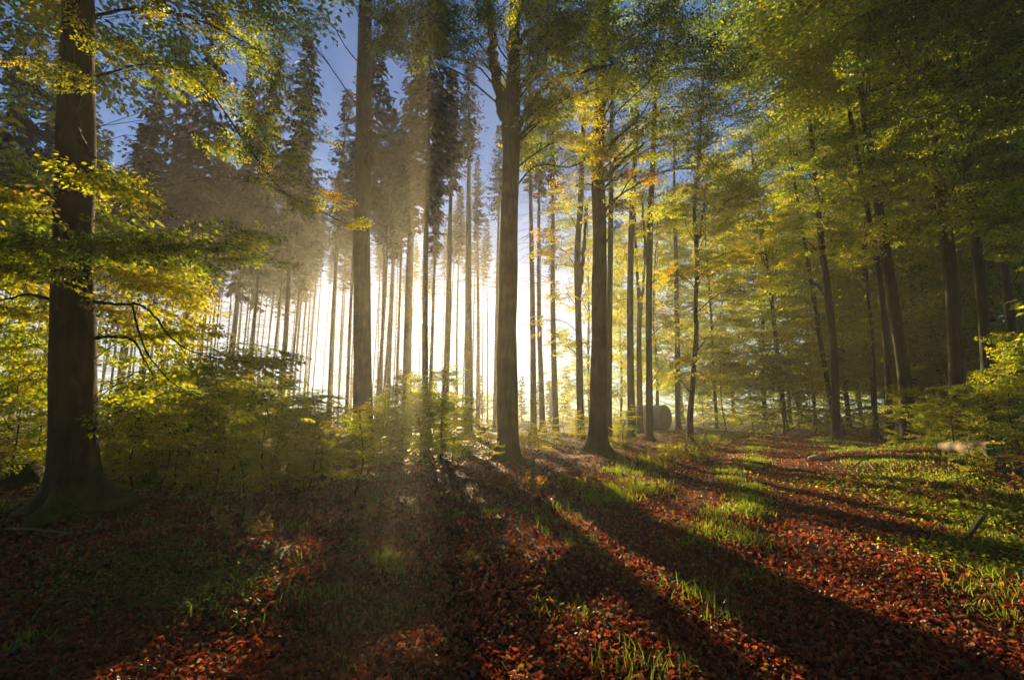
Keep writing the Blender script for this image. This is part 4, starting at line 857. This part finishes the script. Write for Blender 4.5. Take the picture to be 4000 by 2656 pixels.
# the nearest large ones singly
shades = [('deep red', .5), ('bright orange-red', .62), ('russet', .72), ('pale tan', .88), ('golden', .99)]
FM = {}
for ci, (nm, tn) in enumerate(shades):
    for k, sh in enumerate(LEAFSHAPES[:4]):
        b = MB(); b.add(sh * .053, FLQ, tn); FM[ci, k] = b.mesh('fallen_leaf', M_LITTER, False)
cnt = 0; r_ = np.random.default_rng(911)
while cnt < 300:
    px, py = r_.uniform(1000, 3990), 2656 - abs(r_.normal(0, 230)) - 8
    if py < 2000: continue
    p = gp(px, py); ci = int(r_.choice(5, p=[.34, .34, .16, .10, .06])); o = link('fallen_leaf', FM[ci, int(r_.integers(0, 4))])
    on = abs(track_side(p[0], p[1])) < 2.0
    o.location = (p[0], p[1], p[2] + (.038 if on else .03)); o.rotation_euler = (r_.normal(0, .25), r_.normal(0, .25), r_.uniform(0, 6.28)); s = r_.uniform(.7, 1.15); o.scale = (s, s, s)
    tag(o, f'curled {shades[ci][0]} beech leaf lying on the foreground litter', 'leaf', f'{shades[ci][0]} leaves in the foreground'); cnt += 1

# ------------------------------------------------------------------ small things
def stick(pts, label, seed=0, mat=None, name='fallen_stick', forks=()):
    P = []
    for px, py, w, dz in pts:
        p = gp(px, py); P.append((p[0], p[1], p[2] + dz))
    P = np.array(P); Yc = P[:, 1]; R = np.array([width(a[2], y) / 2 for a, y in zip(pts, Yc)])
    C_ = catmull(P, 6 * len(P)); RR = np.interp(np.linspace(0, len(P) - 1, len(C_)), np.arange(len(P)), R) * (1 + .12 * np.sin(np.arange(len(C_)) * 1.9 + seed))
    b = MB(); b.add(*tube(C_ - P[0], RR, 8)); o = b.build(name, mat or M_DEAD); o.location = P[0]; return tag(o, label, 'stick')
stick([(20, 2074, 9, .03), (110, 2078, 11, .04), (200, 2086, 10, .04), (260, 2092, 8, .03), (320, 2096, 5, .03)], 'long pale stick lying below the great beech at the left', 1)
stick([(362, 2086, 10, .03), (385, 2062, 10, .05), (412, 2036, 7, .09)], 'short pale stick propped up before the great beech', 2)
stick([(470, 2050, 5, .03), (474, 2070, 6, .03), (478, 2092, 4, .03)], 'small curved twig right of the propped stick', 3)
stick([(1590, 1985, 4, .05), (1660, 2000, 5, .03), (1740, 1995, 4, .03)], 'thin twig lying across the deep shade under the sun', 4)
stick([(1955, 2210, 4, .02), (1985, 2170, 5, .10), (2010, 2140, 3, .16)], 'thin dead twig rising left of the dark mound', 5)
stick([(2350, 1965, 6, .03), (2390, 1972, 7, .04), (2430, 1960, 5, .05)], 'grey stick lying left of the track past the mound', 6)
stick([(3330, 1830, 5, .03), (3380, 1812, 5, .10), (3420, 1850, 4, .06)], 'arched dead twig in the right verge', 7)
stick([(3620, 2140, 8, .02), (3650, 2165, 8, .03), (3675, 2178, 6, .03)], 'pale bit of branch at the edge of the right verge', 8)
stick([(3900, 1850, 6, .04), (3960, 1845, 8, .05), (4010, 1830, 7, .08)], 'stick at the right edge below the log', 9)
# stakes
def stake(px, py, hgt, w, lean, label, seed):
    p = gp(px, py); b = MB(); h = w / 2
    rows = [(0, -.08, 1.0), (.0, hgt * .5, .98), (0, hgt * .93, .95), (0, hgt, .72)]
    V = []; 
    for _, z, f in rows:
        for sx_, sy_ in ((-1, -1), (1, -1), (1, 1), (-1, 1)): V.append((sx_ * h * f, sy_ * h * f * .8, z + (.012 * sx_ if z > hgt * .9 else 0)))
    Q = [[i * 4 + j, i * 4 + (j + 1) % 4, i * 4 + 4 + (j + 1) % 4, i * 4 + 4 + j] for i in range(3) for j in range(4)] + [[12, 13, 14, 15], [3, 2, 1, 0]]
    b.add(np.array(V), Q); o = b.build('wooden_stake', M_STAKE, None, False); o.location = p; o.rotation_euler = lean; return tag(o, label, 'stake')
stake(965, 2035, .40, .075, (0, .05, .4), 'short upright greenish stake in the dim clearing', 1)
stake(3768, 2112, .40, .05, (0, .75, 0), 'short wooden stake leaning right in the grass verge', 2)
# pale stone on the verge
def rock(px, py, sx_, sy_, sz_, label, name, mat, seed, cat):
    r = np.random.default_rng(seed); p = gp(px, py); nu, nv = 20, 12; b = MB()
    th = np.linspace(0, 2 * math.pi, nu, endpoint=False); ph = np.linspace(-1.45, 1.45, nv)
    D_ = np.stack([np.cos(ph)[:, None] * np.cos(th), np.cos(ph)[:, None] * np.sin(th), np.sin(ph)[:, None] * np.ones(nu)], -1)
    k = r.normal(0, 1.6, (5, 3)); f = 1 + .07 * sum(np.sin(D_ @ k[q] * 1.5 + q) for q in range(5)); V = (D_ * f[..., None] * [sx_, sy_, sz_]).reshape(-1, 3)
    i = np.arange(nv - 1)[:, None] * nu; j = np.arange(nu)[None]; j2 = (j + 1) % nu; Q = np.stack([i + j, i + j2, i + nu + j2, i + nu + j], -1).reshape(-1, 4)
    V = np.vstack([V, [0, 0, -sz_], [0, 0, sz_]]); a = len(V) - 2; jj = np.arange(0, nu, 2); L_ = (nv - 1) * nu
    Q = np.vstack([Q, np.stack([np.full(nu // 2, a), (jj + 2) % nu, jj + 1, jj], -1), np.stack([np.full(nu // 2, a + 1), L_ + jj, L_ + jj + 1, L_ + (jj + 2) % nu], -1)])
    b.add(V, Q); o = b.build(name, mat); o.location = (p[0], p[1], p[2] + sz_ * .45); o.rotation_euler = (0, 0, r.uniform(0, 3)); return tag(o, label, cat)
rock(3197, 1797, .24, .15, .10, 'flat pale stone on the grass at the right side of the track', 'pale_stone', M_STONE, 5, 'stone')
M_MOSS = bark_material('moss', (.02, .04, .008), (.06, .11, .02), 0, (25, 25, 25), .8)
rock(55, 1905, .55, .4, .32, 'mossy hump of rock at the far left beside the great beech', 'mossy_rock', M_MOSS, 8, 'rock')
# the pale log
P = np.array([[at(px, 1700, Y)[0], Y, 0] for px, Y in ((3675, 11.7), (3770, 11.1), (3880, 10.5))]); P[:, 2] = terrain(P[:, 0], P[:, 1]) + [.12, .19, .25]
lt = thing('fallen_log', P[1] * [1, 1, 0], 'pale peeling log lying at the right edge under the bush', 'log')
Cc = catmull(P, 30); rr = np.linspace(.14, .23, 30) * (1 + .05 * np.sin(np.arange(30) * .42) + .025 * np.sin(np.arange(30) * .9 + 1)); b = MB(); lm_ = lambda P_, th: 1 + .05 * np.sin(3 * th[None] + P_[:, :1] * 2.3) + .04 * np.sin(5 * th[None] - P_[:, 1:2] * 3.1); V, Q = tube(Cc, rr, 20, False, lm_); b.add(V - np.array(lt.location), Q); b.build('bark', M_LOG, lt)
for e, s in ((0, -1), (29, 1)):
    t = norm(Cc[e] - Cc[e - s]); b = MB(); V, Q = tube(np.array([Cc[e] - t * .03, Cc[e] - t * .004]), [rr[e] * .985, rr[e] * .96], 20); b.add(V - np.array(lt.location), Q); b.build('cut_end', M_DEAD, lt)
b = MB(); q = Cc[14]; V, Q = tube(np.array([q, q + [.05, -.12, .30]]), [.07, .045], 8); b.add(V - np.array(lt.location), Q); b.build('branch_stub', M_LOG, lt)
# the tank in the mist
def tank():
    m, N, L = new_mat('weathered_tank_shell'); tc = N.new('ShaderNodeTexCoord'); n = N.new('ShaderNodeTexNoise'); n.inputs['Scale'].default_value = 2.5; n.inputs['Detail'].default_value = 6; L.new(tc.outputs['Object'], n.inputs['Vector'])
    r = ramp(N, [(.3, (.40, .36, .30)), (.7, (.56, .51, .44))]); L.new(n.outputs[0], r.inputs[0]); bs = N.new('ShaderNodeBsdfPrincipled'); bs.inputs['Roughness'].default_value = .6; L.new(r.outputs[0], bs.inputs['Base Color']); o = N.new('ShaderNodeOutputMaterial'); L.new(bs.outputs[0], o.inputs[0])
    Y = 36.0; c = at(2600, 1630, Y); Rr = width(98, Y) / 2; c[2] = Rr * .97
    t = thing('storage_tank', (c[0], c[1], 0), 'big pale cylinder lying on its side in the mist behind two beech poles', 'tank')
    ax = norm(np.array([-.66, .75, 0])); b = MB(); o0 = np.array([0, 0, c[2]])
    P = np.array([o0 + ax * s for s in (0, .03, 1.0, 2.0, 2.85, 2.9)]); b.add(*tube(P, [Rr * .97, Rr, Rr, Rr, Rr, Rr * .97], 40, False)); b.build('shell', m, t)
    for s, d in ((.0, 1), (2.9, -1)):
        b = MB(); b.add(*tube(np.array([o0 + ax * (s + .05 * d), o0 + ax * (s + .02 * d), o0 + ax * (s - .03 * d)]), [Rr * .95, Rr * .94, Rr * .8], 40)); b.build('end_cap', m, t)
    for s in (.12, 1.45, 2.78):
        b = MB(); b.add(*tube(np.array([o0 + ax * (s - .04), o0 + ax * (s - .03), o0 + ax * (s + .03), o0 + ax * (s + .04)]), [Rr * .99, Rr * 1.015, Rr * 1.015, Rr * .99], 40, False)); b.build('hoop', m, t)
tank()

# ------------------------------------------------------------------ haze
m, N, L = new_mat('haze'); pv = N.new('ShaderNodeVolumePrincipled'); pv.inputs['Color'].default_value = (1.0, .96, .88, 1)
pv.inputs['Density'].default_value = HAZE_DENSITY; pv.inputs['Anisotropy'].default_value = HAZE_G
o = N.new('ShaderNodeOutputMaterial'); L.new(pv.outputs[0], o.inputs['Volume'])
x0, x1, y0, y1, z0, z1 = -125, 125, -45, 112, -1.3, 28.5
b = MB(); b.add([(x0, y0, z0), (x1, y0, z0), (x1, y1, z0), (x0, y1, z0), (x0, y0, z1), (x1, y0, z1), (x1, y1, z1), (x0, y1, z1)],
                [[0, 3, 2, 1], [4, 5, 6, 7], [0, 1, 5, 4], [1, 2, 6, 5], [2, 3, 7, 6], [3, 0, 4, 7]])
ho = b.build('haze', m, None, False); tag(ho, 'thin pale morning mist filling the forest air', 'haze', None, 'stuff')
